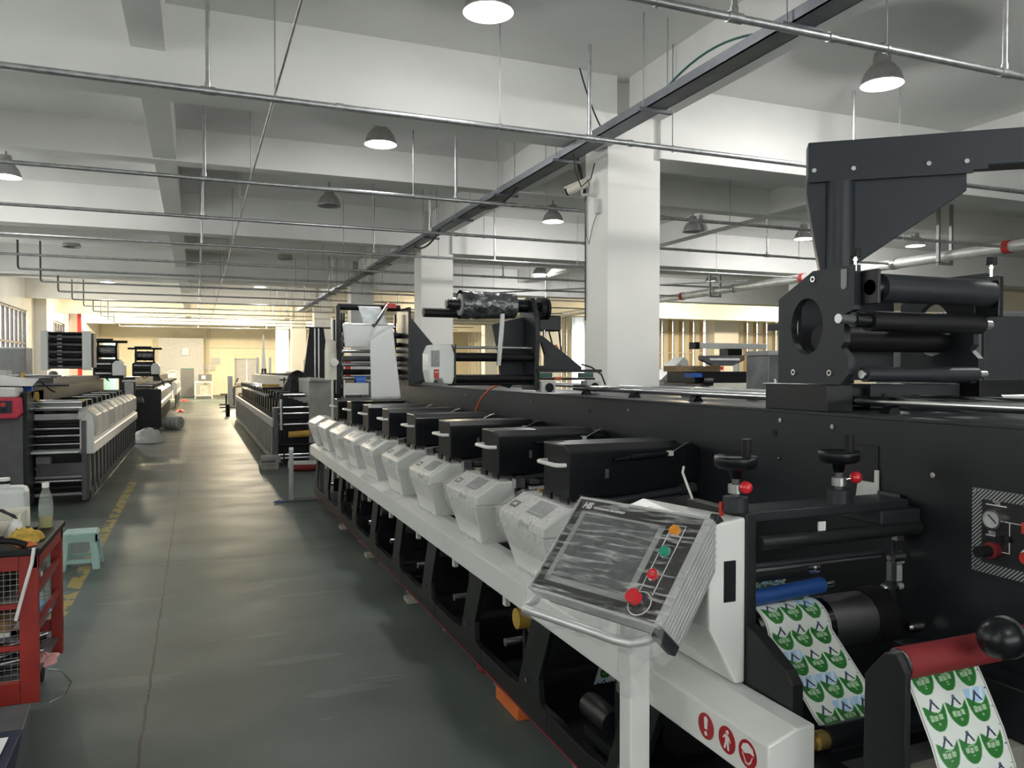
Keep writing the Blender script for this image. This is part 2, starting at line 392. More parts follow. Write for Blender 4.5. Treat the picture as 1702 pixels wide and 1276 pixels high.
# beams: main cross beams at the columns, secondary cross beams half way, beams along the hall
def beam(name, x0, x1, y0, y1, z, m='plaster'):
    return struct(MB().box(x0, x1, y0, y1, z, SLAB+.02).build(name, m, bevel=.006), 'white plastered concrete ceiling beam')
for i, y in enumerate(CY):
    far = y > 28
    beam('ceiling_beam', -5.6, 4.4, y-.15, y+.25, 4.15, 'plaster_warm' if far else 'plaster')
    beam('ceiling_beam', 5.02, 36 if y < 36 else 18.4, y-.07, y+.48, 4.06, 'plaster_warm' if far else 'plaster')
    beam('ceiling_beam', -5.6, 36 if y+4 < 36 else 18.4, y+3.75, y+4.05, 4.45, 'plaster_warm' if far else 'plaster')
    y0, y1 = y+.25, y+3.75; y2, y3 = y+4.05, y+7.85
    for a, b in ((y0, y1), (y2, y3)):
        beam('ceiling_beam', -.53, -.24, a, b, 4.47); beam('ceiling_beam', 4.55, 4.98, a, b, 4.47); beam('ceiling_beam', 9.8, 10.1, a, b, 4.47)

# ================================================================ lamps
def lamp_mesh():
    r = thing('high_bay_lamp', 'x', 'lamp', (0, 0, 0))
    MB().lathe([(.03, .33), (.075, .32), (.085, .26), (.085, .20), (.12, .185), (.17, .12), (.205, .02), (.21, .0), (.203, .0), (.163, .115), (.115, .175), (.001, .178)], (0, 0, 0), 28).build('shade', 'lamp_shade', r)
    MB().cyl((0, 0, .32), (0, 0, .42), .016, 8).build('stem', 'rod', r)
    return r
proto = lamp_mesh()
glow_me = MB().lathe([(.001, .035), (.12, .04), (.165, .06), (.175, .075)], (0, 0, 0), 28)
glow = glow_me.build('diffuser', 'lamp_glow', proto)
LAMPS = [ # x, y, lit, label
 (2.2, 5.97, 1, 'lit bell shaped lamp cut by the top edge of the picture'),
 (6.44, 5.98, 1, 'large lit bell lamp below the galvanised pipe at upper right'),
 (2.2, 9.95, 1, 'lit bell lamp hanging between the first and second ceiling beams'),
 (6.44, 13.85, 1, 'lit bell lamp just left of the nearest white column'),
 (2.18, 14.0, 0, 'dark unlit bell lamp behind the second cross pipe'),
 (-2.62, 13.7, 1, 'lit bell lamp cut by the left edge of the picture'),
 (-2.7, 20.9, 0, 'dark unlit bell lamp high on the left'),
 (2.16, 21.1, 0, 'dark unlit bell lamp over the middle of the aisle'),
 (9.6, 13.75, 0, 'dark unlit bell lamp right of the nearest column'),
 (12.4, 13.6, 1, 'lit bell lamp partly hidden by the black crane bracket'),
 (15.5, 13.4, 1, 'lit bell lamp above the roller tower on the right'),
 (9.6, 21.6, 1, 'small lit bell lamp between the first and second columns'),
 (15.6, 21.3, 1, 'small lit bell lamp over the louvred windows'),
 (-2.7, 28.8, 1, 'small lit lamp far back on the left'),
 (2.06, 28.6, 1, 'small lit lamp far back over the aisle'),
 (-2.7, 36.5, 1, 'farthest lit lamp on the left side'),
 (2.1, 36.5, 1, 'farthest lit lamp over the aisle'),
 (-2.7, 44.5, 1, 'last lit lamp before the far wall on the left'),
 (2.1, 44.5, 1, 'last lit lamp before the far wall over the aisle'),
 (9.6, 30.0, 1, 'lit lamp deep on the right'), (20.0, 28.9, 1, 'lit lamp in front of the louvred windows'), (27.0, 28.9, 1, 'lit lamp in front of the no smoking sign'),
 (9.6, 45.0, 1, 'lit lamp in the far right bay'),
 (-2.7, 5.97, 0, 'dark lamp outside the left edge'), (2.2, -2.0, 1, 'lit lamp behind the viewer'), (6.44, -2.0, 1, 'lit lamp behind the viewer on the right'), (-2.7, -2.0, 1, 'lit lamp behind the viewer on the left'),
 (6.44, 2.0, 1, 'lit lamp outside the frame on the right'),
]
def add_light(x, y, z, w, col=(1, .985, .965)):
    l = bpy.data.lights.new('lamp_light', 'POINT'); l.energy = w; l.shadow_soft_size = .13; l.color = col
    o = bpy.data.objects.new('lamp_light', l); COL.objects.link(o); o.location = (x, y, z); return o
for i, (x, y, lit, lab) in enumerate(LAMPS):
    r = proto if i == 0 else proto.copy()
    if i:
        COL.objects.link(r)
        for ch in proto.children:
            if ch.name.startswith('diffuser') and not lit: continue
            c = ch.copy(); COL.objects.link(c); c.parent = r
    r.location = (x, y, 4.48); tag(r, lab, 'lamp', 'bell lamps under the ceiling')
    if lit:
        far = y > 35
        add_light(x, y, 4.492, LAMP_W*(24.0 if y > 40 else 9.0 if far else 16.0 if x > 15 and y > 25 else 4.0 if x > 9 and y > 25 else 1.8 if y > 27 else 2.3 if x > 9 else 1.7 if x > 6 else .75 if (x > 2 and 5 < y < 11) else 1.0), (1, .83, .56) if far or (x > 9 and y > 25) else (1, .985, .965))

# ================================================================ sprinkler pipes and cable tray
PZ = 3.85
ORD = ['nearest', 'second', 'third', 'fourth', 'fifth', 'sixth', 'seventh', 'eighth', 'ninth', 'tenth', 'eleventh', 'twelfth', 'thirteenth', 'fourteenth', 'fifteenth', 'sixteenth']
for i in range(16):
    y = 4.12+2.71*i if i < 6 else 20.2+2.72*(i-6)
    y = [4.14, 6.80, 9.92, 12.42, 15.1, 17.7][i] if i < 6 else y
    left = -5.4 if i < 6 else -3.62
    t = thing('sprinkler_pipe', 'galvanised pipe crossing the ceiling, %s of the row from the front' % ORD[i], 'pipe', (0, y, PZ), 'cross pipes under the ceiling')
    r = .027 if i < 2 else .025
    MB().cyl((left, y, PZ), (13.6, y, PZ), r, 12).build('pipe_run', 'galv', t)
    if i >= 6:
        MB().tube([(left, y, PZ), (left-.03, y, PZ+.02), (left-.04, y, PZ+.08), (left-.04, y, SLAB)], .022, 8).build('riser', 'dark_grey', t)
    m = MB(); cl = MB(); hg = MB(); rods = MB()
    xs_h = [.10, 3.55, 6.9, 10.4] if i % 2 else [.10, 3.2, 5.7, 9.2]
    for x in xs_h:
        if not (left < x < 13): continue
        b = MB().cyl((x, y, PZ+.03), (x, y, SLAB if i not in (1,) or x < 3 else 4.75), .019, 10); b.build('hanger_pipe', 'galv', t)
        MB().cyl((x-.055, y, PZ), (x+.055, y, PZ), r+.008, 12).cyl((x, y, PZ), (x, y, PZ+.07), .026, 10).build('tee_fitting', 'galv', t)
    for x in [.62, 2.62, 4.5, 7.6, 11.2]:
        MB().cyl((x, y, PZ-.04), (x, y, SLAB), .006, 6).build('threaded_rod', 'rod', t)
        MB().cyl((x-.012, y, PZ), (x+.012, y, PZ), r+.006, 12).build('pipe_clamp', 'galv', t)
    for x in [1.15, 4.0, 6.4, 8.6]:
        MB().cyl((x-.03, y, PZ), (x+.03, y, PZ), r+.007, 12).build('coupling', 'galv', t)
# thin stay rod running along the pipes on the left
st = MB().cyl((.62, 1.0, PZ+.05), (.62, 34, PZ+.05), .012, 8).build('stay_rod', 'galv'); tag(st, 'slim galvanised tie running along the hall across the pipes', 'pipe')
# main pipe on the right
mp = thing('sprinkler_main', 'thick pale main pipe with red couplings running back on the right', 'pipe', (13.75, 0, PZ))
MB().cyl((13.75, -2, PZ), (13.75, 34, PZ), .105, 20).build('pipe_run', 'galv_main', mp)
for y in (5.2, 7.9, 9.9, 12.4, 15.1, 17.7, 20.2, 23, 26):
    MB().cyl((13.75, y-.06, PZ), (13.75, y+.06, PZ), .120, 20).build('coupling', 'red' if y in (5.2, 9.9, 15.1, 20.2) else 'galv', mp)
for y in (8.8, 11.2, 14.2, 18.6): MB().box(13.55, 13.6, y-.03, y+.03, PZ-.14, SLAB).box(13.9, 13.95, y-.03, y+.03, PZ-.14, SLAB).box(13.55, 13.95, y-.03, y+.03, PZ-.17, PZ-.12).build('support_frame', 'rod', mp)
dg = MB().cyl((6.0, 22, PZ-.12), (12.5, 15.6, PZ-.06), .02, 8).build('brace_pipe', 'galv'); tag(dg, 'thin slanting pipe crossing behind the nearest column', 'pipe')
# cable tray
ct = thing('cable_tray', 'long grey steel cable tray hung along the column line', 'cable tray', (4.0, 10, 4.03))
MB().box(3.88, 4.08, -3, 33, 4.03, 4.04).box(3.88, 3.89, -3, 33, 4.03, 4.12).box(4.07, 4.08, -3, 33, 4.03, 4.12).build('tray_body', 'tray', ct)
y = .6
while y < 30:
    MB().cyl((3.85, y, 4.0), (3.85, y, SLAB), .006, 6).cyl((4.11, y, 4.0), (4.11, y, SLAB), .006, 6).build('hanger_rod', 'rod', ct)
    MB().box(3.80, 4.16, y-.02, y+.02, 4.0, 4.03).build('hanger_bracket', 'tray', ct); y += 1.9
def sag(p, q, d, n=14):
    return [tuple(p[k]+(q[k]-p[k])*i/n-(d*4*(i/n)*(1-i/n) if k == 2 else 0) for k in range(3)) for i in range(n+1)]
MB().tube(sag((3.93, 4.6, 4.05), (3.95, 6.3, 4.06), -.18), .010).build('green_cable', 'teal', ct)
MB().tube(sag((3.9, 7.2, 4.1), (3.85, 7.6, 4.85), .05), .008).build('loose_cable', 'cable', ct)
MB().tube([(3.95, 7.95, 4.03), (4.0, 8.0, 3.85), (4.1, 8.05, 3.7), (4.25, 8.1, 3.82), (4.3, 8.1, 4.0)], .007).build('loose_cable', 'cable', ct)
MB().tube([(4.2, 8.35, 4.1), (4.28, 8.4, 3.9), (4.33, 8.42, 3.72)], .022).build('cable_bundle', 'cable', ct)
MB().tube(sag((3.98, 9.6, 4.06), (3.98, 11.2, 4.06), .12), .02).build('cable_bundle', 'cable', ct)
MB().tube(sag((3.92, 13, 4.06), (3.98, 15.0, 4.02), .15), .018).build('cable_bundle', 'cable', ct)
# CCTV cameras on the nearest column
def cctv(label, flip):
    x0 = 4.30 if not flip else 5.12; s = -1 if not flip else 1; y0 = 8.18
    t = thing('security_camera', label, 'camera', (x0, y0, 3.7), 'security cameras on the nearest column')
    d = Vector((s*.62, .55 if not flip else .3, -.28)).normalized(); p = Vector((x0+s*.02, y0+.05, 3.80)); q = p+d*.26
    if flip: p = Vector((4.98, 8.5, 3.84)); q = p+Vector((.30, .04, -.02))
    MB().cyl(p, q, .055, 4).cyl(p, p+(q-p)*.9, .05, 14).build('housing', 'cream', t)
    u = (q-p).normalized(); MB().cyl(q, q+u*.02, .045, 14).build('lens_face', 'rubber', t)
    up = Vector((0, 0, .06)); MB().tube([p+up, q+up+u*.05], .012, 6).build('sun_shield', 'cream', t)
    MB().tube([p+(q-p)*.3-Vector((0, 0, .05)), p+(q-p)*.3-Vector((0, 0, .11)), (x0+.03, y0+.02, 3.66), (4.37 if not flip else 5.06, y0, 3.65)], .018).build('bracket', 'white_dull', t)
    if not flip:
        MB().box(4.31, 4.36, 8.05, 8.13, 3.42, 3.58).build('junction_box', 'white_dull', t)
        MB().tube([(4.33, 8.1, 3.42), (4.33, 8.2, 3.3), (4.33, 8.3, 3.1), (4.34, 8.38, 3.2), (4.34, 8.4, 3.6), (4.32, 8.3, 3.75)], .006).build('camera_cable', 'grey', t)
        MB().cyl((4.345, 8.42, 2.2), (4.345, 8.42, 3.9), .008, 6).build('conduit', 'cable', t)
cctv('white security camera on the aisle side of the nearest column', False)
cctv('white security camera peeking out right of the nearest column', True)
rp = MB().cyl((-5.05, 41.4, 0), (-5.05, 41.4, 4.4), .10, 12).build('red_standpipe', 'red'); tag(rp, 'vertical red standpipe against the far left wall', 'pipe')
du = MB().cyl((-4.2, 46, 0), (-4.2, 46, 3.1), .32, 16).build('air_duct', 'duct_blue'); tag(du, 'pale blue round duct against the far left wall', 'duct')
# ================================================================ the long label press on the right
PITCH = .832
press = thing('label_press', 'long black and white label printing press running down the right side of the aisle', 'printing press', (1.6, 1.5, 0))
# aisle side frame: bottom rail, leaning legs, red edge line, feet
MB().box(1.36, 1.40, 1.45, 9.9, .06, .15).build('bottom_rail', 'frame_black', press, .003)
MB().box(1.356, 1.361, 1.45, 9.9, .056, .064).build('red_edge_strip', 'red_roller', press)
for k in range(-1, 9):
    d = PITCH*k
    MB().prism([(3.42+d, .06), (3.42+d, .15), (3.30+d, .165), (3.10+d, .60), (2.90+d, .60), (3.067+d, .263), (3.055+d, .17), (2.98+d, .15), (2.98+d, .06)], 'x', 1.358, 1.385).build('frame_leg', 'frame_black', press, .003)
    MB().cyl((1.357, 3.19+d, .22), (1.349, 3.19+d, .22), .010, 10).build('frame_bolt', 'dark_grey', press)
MB().box(1.37, 1.42, 9.62, 9.9, .02, .58).build('end_frame', 'dark_grey', press)
for k in range(10):
    y = 1.9+.9*k
    MB().cyl((1.43, y, 0), (1.43, y, .06), .022, 10).cyl((1.43, y, 0), (1.43, y, .012), .035, 10).build('levelling_foot', 'steel', press)
# inner floor pan, back wall cabinet, top ledge
MB().box(1.42, 2.12, 1.5, 9.9, .05, .075).build('base_pan', 'black', press)
MB().box(2.12, 2.75, .55, 10.4, .04, 1.435).build('rear_cabinet', 'panel_black', press)
MB().box(2.115, 2.78, .55, 10.4, 1.435, 1.447).build('cabinet_top', 'plate_dark', press, .002)
for y, z in ((1.9+.53, 1.385),):
    pass
for (y, z) in ((2.44, 1.405), (2.17, 1.398), (2.45, 1.255), (1.755, 1.275), (3.6, 1.39), (4.9, 1.39), (6.3, 1.39)):
    MB().cyl((2.12, y, z), (2.112, y, z), .009, 12).cyl((2.113, y, z), (2.109, y, z), .004, 6).build('panel_screw', 'chrome', press)
for (y, z) in ((2.48, 1.352), (4.05, 1.36)):
    MB().cyl((2.12, y, z), (2.117, y, z), .013, 12).build('cable_hole', 'rubber', press)
# white rail along the aisle in cover lengths
RB = [(1.30, .558), (1.30, .673), (1.391, .702), (1.448, .704), (1.448, .558)]
cuts = [1.535, 2.25, 3.067, 3.87, 4.65, 5.475, 6.335, 7.228, 8.1, 9.0, 9.94]
for a, b in zip(cuts[:-1], cuts[1:]):
    MB().prism(RB, 'y', a+.0012, b-.0012).build('rail_cover', 'white', press, .006)
# three round red warning stickers on the rail face
def sticker(y, z, kind):
    s = MB()
    n = 28; r = .036
    disc = lambda rr, x: [(x, y+rr*math.cos(2*PI*i/n), z+rr*math.sin(2*PI*i/n)) for i in range(n)]
    def dsk(rr, x0, x1): return MB().cyl((x0, y, z), (x1, y, z), rr, n)
    st = dsk(.0385, 1.2995, 1.2988).build('warning_sticker', 'decal_white', press); st['label'] = {'!': 'round red exclamation mark sticker', 'm': 'round red sticker with a walking figure', 'h': 'round red sticker with a hand'}[kind]
    dsk(.0355, 1.2989, 1.2982).build('sticker_red', 'decal_red', st)
    x0, x1 = 1.2983, 1.2977
    w = MB()
    if kind == '!':
        w.prism([(y-.006, z-.008), (y+.006, z-.008), (y+.0085, z+.022), (y, z+.028), (y-.0085, z+.022)], 'x', x0, x1); w.cyl((x0, y, z-.020), (x1, y, z-.020), .0065, 12)
    elif kind == 'm':
        w.cyl((x0, y-.002, z+.021), (x1, y-.002, z+.021), .006, 12)
        w.prism([(y-.008, z-.002), (y+.006, z-.002), (y+.008, z+.014), (y-.008, z+.012)], 'x', x0, x1)
        w.prism([(y-.010, z-.026), (y-.003, z-.026), (y+.001, z-.003), (y-.008, z-.003)], 'x', x0, x1)
        w.prism([(y+.006, z-.025), (y+.013, z-.024), (y+.006, z-.002), (y-.001, z-.003)], 'x', x0, x1)
        w.prism([(y+.008, z+.014), (y+.018, z+.002), (y+.015, z), (y+.006, z+.008)], 'x', x0, x1)
        w.prism([(y-.008, z+.012), (y-.017, z-.002), (y-.014, z-.004), (y-.006, z+.006)], 'x', x0, x1)
    else:
        w.prism([(y-.026, z+.004), (y-.020, z+.020), (y, z+.028), (y+.018, z+.021), (y+.025, z+.006), (y+.012, z-.002), (y-.010, z+.006)], 'x', x0, x1)
        w.prism([(y-.024, z-.002), (y-.020, z-.003), (y-.014, z-.018), (y-.004, z-.027), (y+.008, z-.026), (y+.014, z-.014), (y+.022, z-.004), (y+.019, z-.001), (y+.010, z-.014), (y+.006, z-.022), (y-.003, z-.023), (y-.011, z-.015), (y-.018, z-.001)], 'x', x0, x1)
    w.build('symbol', 'decal_white', st)
sticker(1.788, .617, '!'); sticker(1.696, .619, 'm'); sticker(1.612, .620, 'h')

# ------- wrapped white control boxes standing on the rail
def box_verts(y0, y1, e):
    # rings front->back in the x,z profile, tapered below z=.91
    up = [(1.30-e, .93), (1.303-e, .958+e), (1.423, 1.03+e), (1.516+e, 1.03+e), (1.516+e, .915)]
    return up
def control_box(y0, first):
    y1 = y0+.505; yc = (y0+y1)/2
    b = MB()
    prof = [(1.298, .912), (1.301, .957), (1.423, 1.030), (1.516, 1.030), (1.516, .912)]
    b.prism(prof, 'y', y0, y1)
    lo = [(1.36, y0+.07, .70), (1.50, y0+.07, .70), (1.50, y1-.07, .70), (1.36, y1-.07, .70)]
    hi = [(1.30, y0+.002, .912), (1.515, y0+.002, .912), (1.515, y1-.002, .912), (1.30, y1-.002, .912)]
    b.hexa(lo, hi)
    o = b.build('control_box', 'white', press, .008, 'white sloped control box wrapped in clear film')
    def slope(x): return .957+(x-1.301)*(.073/.122)
    def patch(xa, xb, ya, yb, t, nm, mt):
        MB().add([(xa, ya, slope(xa)+t), (xb, ya, slope(xb)+t), (xb, yb, slope(xb)+t), (xa, yb, slope(xa)+t), (xa, ya, slope(xa)-.001), (xb, ya, slope(xb)-.001), (xb, yb, slope(xb)-.001), (xa, yb, slope(xa)-.001)],
                 [(0,1,2,3),(7,6,5,4),(0,4,5,1),(1,5,6,2),(2,6,7,3),(3,7,4,0)]).build(nm, mt, o)
    patch(1.335, 1.412, y0+.10, y0+.27, .0015, 'display', 'display_grey')
    patch(1.345, 1.352, y0+.12, y0+.25, .0022, 'display_bezel', 'grey_light')
    patch(1.335, 1.37, y1-.115, y1-.035, .0015, 'badge', 'dark_grey')
    patch(1.346, 1.359, y1-.095, y1-.055, .0022, 'badge_print', 'decal_white')
    MB().box(1.2955, 1.30, yc-.10, yc+.0, .925, .945).build('name_plate', 'grey_light', o)
    # crumpled clear film: an offset, jittered skin
    bm = bmesh.new(); L = []
    e = .007
    prof2 = [(1.33, .80), (1.296-e, .88), (1.298-e, .957+e), (1.36, .998+e), (1.423, 1.030+e), (1.516+e, 1.030+e), (1.516+e, .90)]
    # resample the profile
    pts = []
    for (a, c) in zip(prof2[:-1], prof2[1:]):
        n = max(2, int(math.hypot(c[0]-a[0], c[1]-a[1])/.018))
        pts += [(a[0]+(c[0]-a[0])*i/n, a[1]+(c[1]-a[1])*i/n) for i in range(n)]
    pts.append(prof2[-1]); ny = 24
    V = []; F = []
    for j in range(ny+1):
        t = j/ny
        for (x, z) in pts:
            inset = max(0, (.912-z))*.33
            y = (y0-e+inset)+(y1-y0+2*e-2*inset)*t
            q = Vector((x*18, (y-y0)*18, z*18+y0*3)); dn = noise.noise(q)*.0045+noise.noise(q*2.7)*.002
            V.append((x-dn-.0015, y, z+abs(dn)+.001))
    m = len(pts)
    for j in range(ny):
        for i in range(m-1): F.append((j*m+i, j*m+i+1, (j+1)*m+i+1, (j+1)*m+i))
    MB().add(V, F, True).build('plastic_wrap', 'wrap_box', o)
    # loose film skirt on the rail
    V = []; F = []
    nx, ny = 10, 16
    for j in range(ny+1):
        for i in range(nx+1):
            x = 1.335+.075*i/nx; y = y0+.05+(y1-y0-.12)*j/ny
            z = .70+(.016 if x > 1.39 else (x-1.335)*.25)+abs(noise.noise(Vector((x*40, y*22, y0))))*.03+.10*max(0, (i/nx-.55))
            V.append((x, y, z))
    for j in range(ny):
        for i in range(nx): F.append((j*(nx+1)+i, j*(nx+1)+i+1, (j+1)*(nx+1)+i+1, (j+1)*(nx+1)+i))
    MB().add(V, F, True).build('film_skirt', 'wrap_loose', o)
    return o
box0 = control_box(2.885, True)
for k in range(1, 9):
    c = copy_tree(box0, press); c.location = (0, PITCH*k, 0)

# ------- black hoods of the printing units, with handles, struts, rollers underneath
def unit(k):
    d = 0.; y0 = 2.966; y1 = 3.226
    h = MB()
    prof = [(y0, 1.055), (y0, 1.253), (y0+.06, 1.280), (y1, 1.280), (y1, 1.055)]     # y,z
    h.prism(prof, 'x', 1.455, 2.03)
    h.prism([(y0+.01, 1.10), (y0+.01, 1.24), (y0+.06, 1.262), (y1, 1.262), (y1, 1.10)], 'x', 2.03, 2.12)
    hood = h.build('unit_hood', 'black', press, .006, 'black hood of a printing unit with a white handle')
    MB().box(1.447, 1.46, y0, y0+.075, .98, 1.06).build('hood_skirt', 'black', hood); MB().box(1.447, 1.46, y1-.09, y1-.005, 1.0, 1.06).build('hood_skirt', 'black', hood)
    MB().tube([(1.45, y0+.02, 1.196), (1.415, y0+.02, 1.197), (1.402, y0+.035, 1.198), (1.402, y1-.065, 1.198), (1.415, y1-.05, 1.198), (1.45, y1-.05, 1.198)], .0095, 10).build('handle', 'white', hood)
    MB().cyl((1.66, y0-.02, 1.215), (1.93, y0-.02, 1.232), .008, 10).cyl((1.74, y0-.02, 1.220), (1.84, y0-.02, 1.226), .012, 10).build('gas_strut', 'black', hood)
    MB().cyl((1.665, y0-.022, 1.216), (1.74, y0-.022, 1.2205), .0045, 8).build('strut_rod', 'chrome', hood)
    MB().box(1.93, 1.952, y0-.034, y0-.01, 1.222, 1.244).build('strut_end', 'white_dull', hood)
    MB().cyl((1.95, y0-.02, 1.236), (2.06, y0+.005, 1.278), .003, 6).build('stay_wire', 'steel', hood)
    MB().box(1.628, 1.645, y0-.003, y0, 1.135, 1.175).build('hood_label', 'dark_grey', hood)
    u = MB().prism([(y0-.10, .72), (y0-.10, 1.0), (y0+.02, 1.05), (y1+.08, 1.05), (y1+.14, .98), (y1+.14, .72)], 'x', 1.535, 1.56).build('unit_side_plate', 'black', press, .004)
    MB().cyl((1.50, y0-.06, 1.03), (2.0, y0-.06, 1.075), .018, 14).cyl((1.97, y0-.06, 1.073), (2.04, y0-.06, 1.079), .026, 14).build('tube_lamp', 'plate_dark', u)
    MB().cyl((1.56, y0+.08, 1.00), (2.1, y0+.08, 1.00), .045, 18).build('plate_cylinder', 'dark_grey', u)
    MB().cyl((1.56, y1+.06, 1.01), (2.1, y1+.06, 1.01), .028, 14).build('anilox_roller', 'chrome', u)
    MB().cyl((1.56, y0-.14, .99), (2.1, y0-.14, .99), .022, 14).build('idler_roller', 'chrome', u)
    MB().cyl((1.48, y1+.06, 1.01), (1.56, y1+.06, 1.01), .016, 10).cyl((1.475, y1+.10, 1.035), (1.53, y1+.10, 1.035), .014, 10).build('adjust_screw', 'brass', u)
    MB().box(1.50, 1.55, y0-.13, y0-.07, 1.0, 1.045).box(1.57, 1.62, y0-.15, y0-.10, 1.02, 1.04).build('terminal_block', 'steel', u)
    MB().box(1.60, 1.75, y1+.02, y1+.05, .99, 1.035).build('ink_tray', 'ink_green', u)
    MB().box(1.555, 1.60, y1+.09, y1+.12, 1.0, 1.04).build('connector', 'white_dull', u)
    MB().box(1.41, 1.435, 3.585, 3.625, .43, .50).cyl((1.42, 3.605, .50), (1.42, 3.605, .60), .008, 8).build('air_regulator', 'white_dull', u)
    MB().cyl((1.50, 3.5, .36), (2.1, 3.5, .36), .045, 16).build('lower_roller', 'dark_grey', u)
    MB().cyl((1.42, 3.62, .24), (1.52, 3.62, .24), .02, 12).build('roller_journal', 'steel', u)
    MB().box(1.50, 2.1, 3.55, 3.58, .16, .50).build('lower_plate', 'frame_black', u)
    return hood, u
h0, u0 = unit(0)
for k in range(1, 8):
    for o in (h0, u0):
        c = copy_tree(o, press); c.location = (0, PITCH*k, 0)
yb = MB().cyl((1.44, 3.52, .385), (1.85, 3.52, .385), .05, 18).build('film_roll', 'yellow'); tag(yb, 'short yellow film roll lying inside the lower frame of the press', 'roll')
# servo gearbox with lettering and the printed web under the rail
sv = MB().box(1.48, 1.56, 2.40, 2.62, .17, .50).build('servo_housing', 'black', press, .004)
MB().box(1.478, 1.482, 2.40, 2.43, .24, .47).build('silver_strip', 'alu', sv)
MB().box(1.44, 1.50, 2.42, 2.80, .13, .175).build('motor_bracket', 'frame_black', sv)
MB().cyl((1.50, 2.66, .22), (1.50, 2.86, .22), .05, 16).build('servo_motor', 'motor', sv)
MB().cyl((1.475, 2.50, .155), (1.43, 2.50, .155), .018, 12).build('shaft_end', 'chrome', sv)
text('lettering', 'PGSJ', .055, 'grey_light', sv, (1.479, 2.50, .45), (0, 0, -1), (0, -1, 0), .0006, .001)

# ------- near end of the press: front plate, white side cover, cross bar, hand wheels
MB().box(1.449, 1.486, 1.81, 2.10, .70, 1.190).build('front_plate', 'frame_black', press, .003)
MB().prism([(1.62, .62), (1.62, .77), (1.65, .80), (1.74, .85), (1.81, .875), (1.81, .62)], 'x', 1.449, 1.486).build('front_plate_foot', 'frame_black', press, .003)
MB().box(1.449, 1.52, 1.42, 1.60, .05, .60).build('end_column', 'frame_black', press, .004)
cv = MB().add([(1.448,1.81,.706),(1.415,1.81,.706),(1.325,1.81,.87),(1.315,1.81,1.165),(1.448,1.81,1.182),
               (1.448,2.42,.706),(1.415,2.42,.706),(1.345,2.42,.87),(1.345,2.36,1.120),(1.448,2.36,1.155)],
              [(0,1,2,3,4),(9,8,7,6,5),(0,5,6,1),(1,6,7,2),(2,7,8,3),(3,8,9,4),(4,9,5,0)]).build('side_cover', 'white', press, .008, 'white angular side cover with a dark slot')
MB().box(1.372, 1.413, 1.8075, 1.812, .945, 1.062).build('cover_slot', 'rubber', cv, .004)
MB().box(1.458, 2.10, 1.83, 1.95, 1.160, 1.190).build('cross_bar', 'plate_dark', press, .004)
MB().box(1.95, 2.12, 1.80, 1.96, 1.12, 1.165).build('bar_bracket', 'plate_dark', press, .006)
MB().cyl((1.487, 1.80, 1.105), (2.11, 1.80, 1.105), .021, 18).build('tie_tube', 'frame_black', press)
MB().cyl((1.487, 1.82, 1.035), (1.98, 1.82, 1.035), .008, 10).build('guide_rod', 'plate_dark', press); MB().cyl((1.487, 1.83, 1.02), (1.98, 1.83, 1.02), .006, 10).build('guide_rod', 'steel', press)
MB().box(1.70, 1.726, 1.795, 1.80, 1.124, 1.152).build('cable_tie_mount', 'white', press)
MB().prism([(2.07, 1.06), (2.10, 1.06), (2.10, 1.20), (2.095, 1.20)], 'y', 1.86, 1.95).build('bracket', 'frame_black', press)
def hand_wheel(x, y, ball):
    w = MB().lathe([(.001, .012), (.050, .010), (.060, .016), (.062, .006), (.060, -.012), (.052, -.020), (.020, -.026), (.016, -.05), (.001, -.05)], (x, y, 1.335), 28).build('hand_wheel', 'black', press, 0, 'black hand wheel with a red ball lever')
    MB().cyl((x+.028, y-.012, 1.345), (x+.028, y-.012, 1.40), .0125, 14, .0145).build('crank_grip', 'rubber', w)
    MB().cyl((x, y, 1.20), (x, y, 1.30), .011, 12).build('spindle', 'dark_grey', w)
    MB().cyl((x, y, 1.243), (x, y, 1.268), .022, 16).build('clamp_collar', 'steel', w)
    b = Vector(ball); MB().cyl((x, y, 1.258), b, .004, 8).build('lever', 'chrome', w)
    MB().sph(b, .019, 18).build('ball_knob', 'red_ball', w)
    MB().cyl((x, y, 1.19), (x, y, 1.232), .036, 20).build('wheel_base', 'plate_dark', w)
hand_wheel(1.452, 1.862, (1.463, 1.83, 1.262)); hand_wheel(1.842, 1.862, (1.893, 1.845, 1.268))
MB().box(1.415, 1.425, 1.88, 1.89, 1.17, 1.215).build('red_hose_end', 'red', press)
MB().tube([(1.47, 2.08, 1.16), (1.455, 2.1, 1.22), (1.452, 2.13, 1.27), (1.47, 2.15, 1.285)], .004).build('white_hose', 'white_dull', press)
# white bracket plate and latch on the back wall
MB().prism([(1.962, 1.265), (1.975, 1.265), (1.975, 1.222), (2.045, 1.222), (2.06, 1.13), (1.99, 1.125), (1.985, 1.145), (1.962, 1.16)], 'x', 2.105, 2.118).build('white_bracket', 'white_dull', press, .003)
MB().box(2.117, 2.1195, 1.968, 1.972, 1.26, 1.345).box(2.117, 2.1195, 1.968, 2.14, 1.342, 1.346).build('hatch_outline', 'rubber', press)
MB().box(2.09, 2.12, 1.868, 1.90, .915, .97).cyl((2.10, 1.875, .985), (2.12, 1.875, .985), .014, 12).cyl((2.10, 1.875, .90), (2.12, 1.875, .90), .012, 12).build('door_latch', 'grey_light', press, .004)
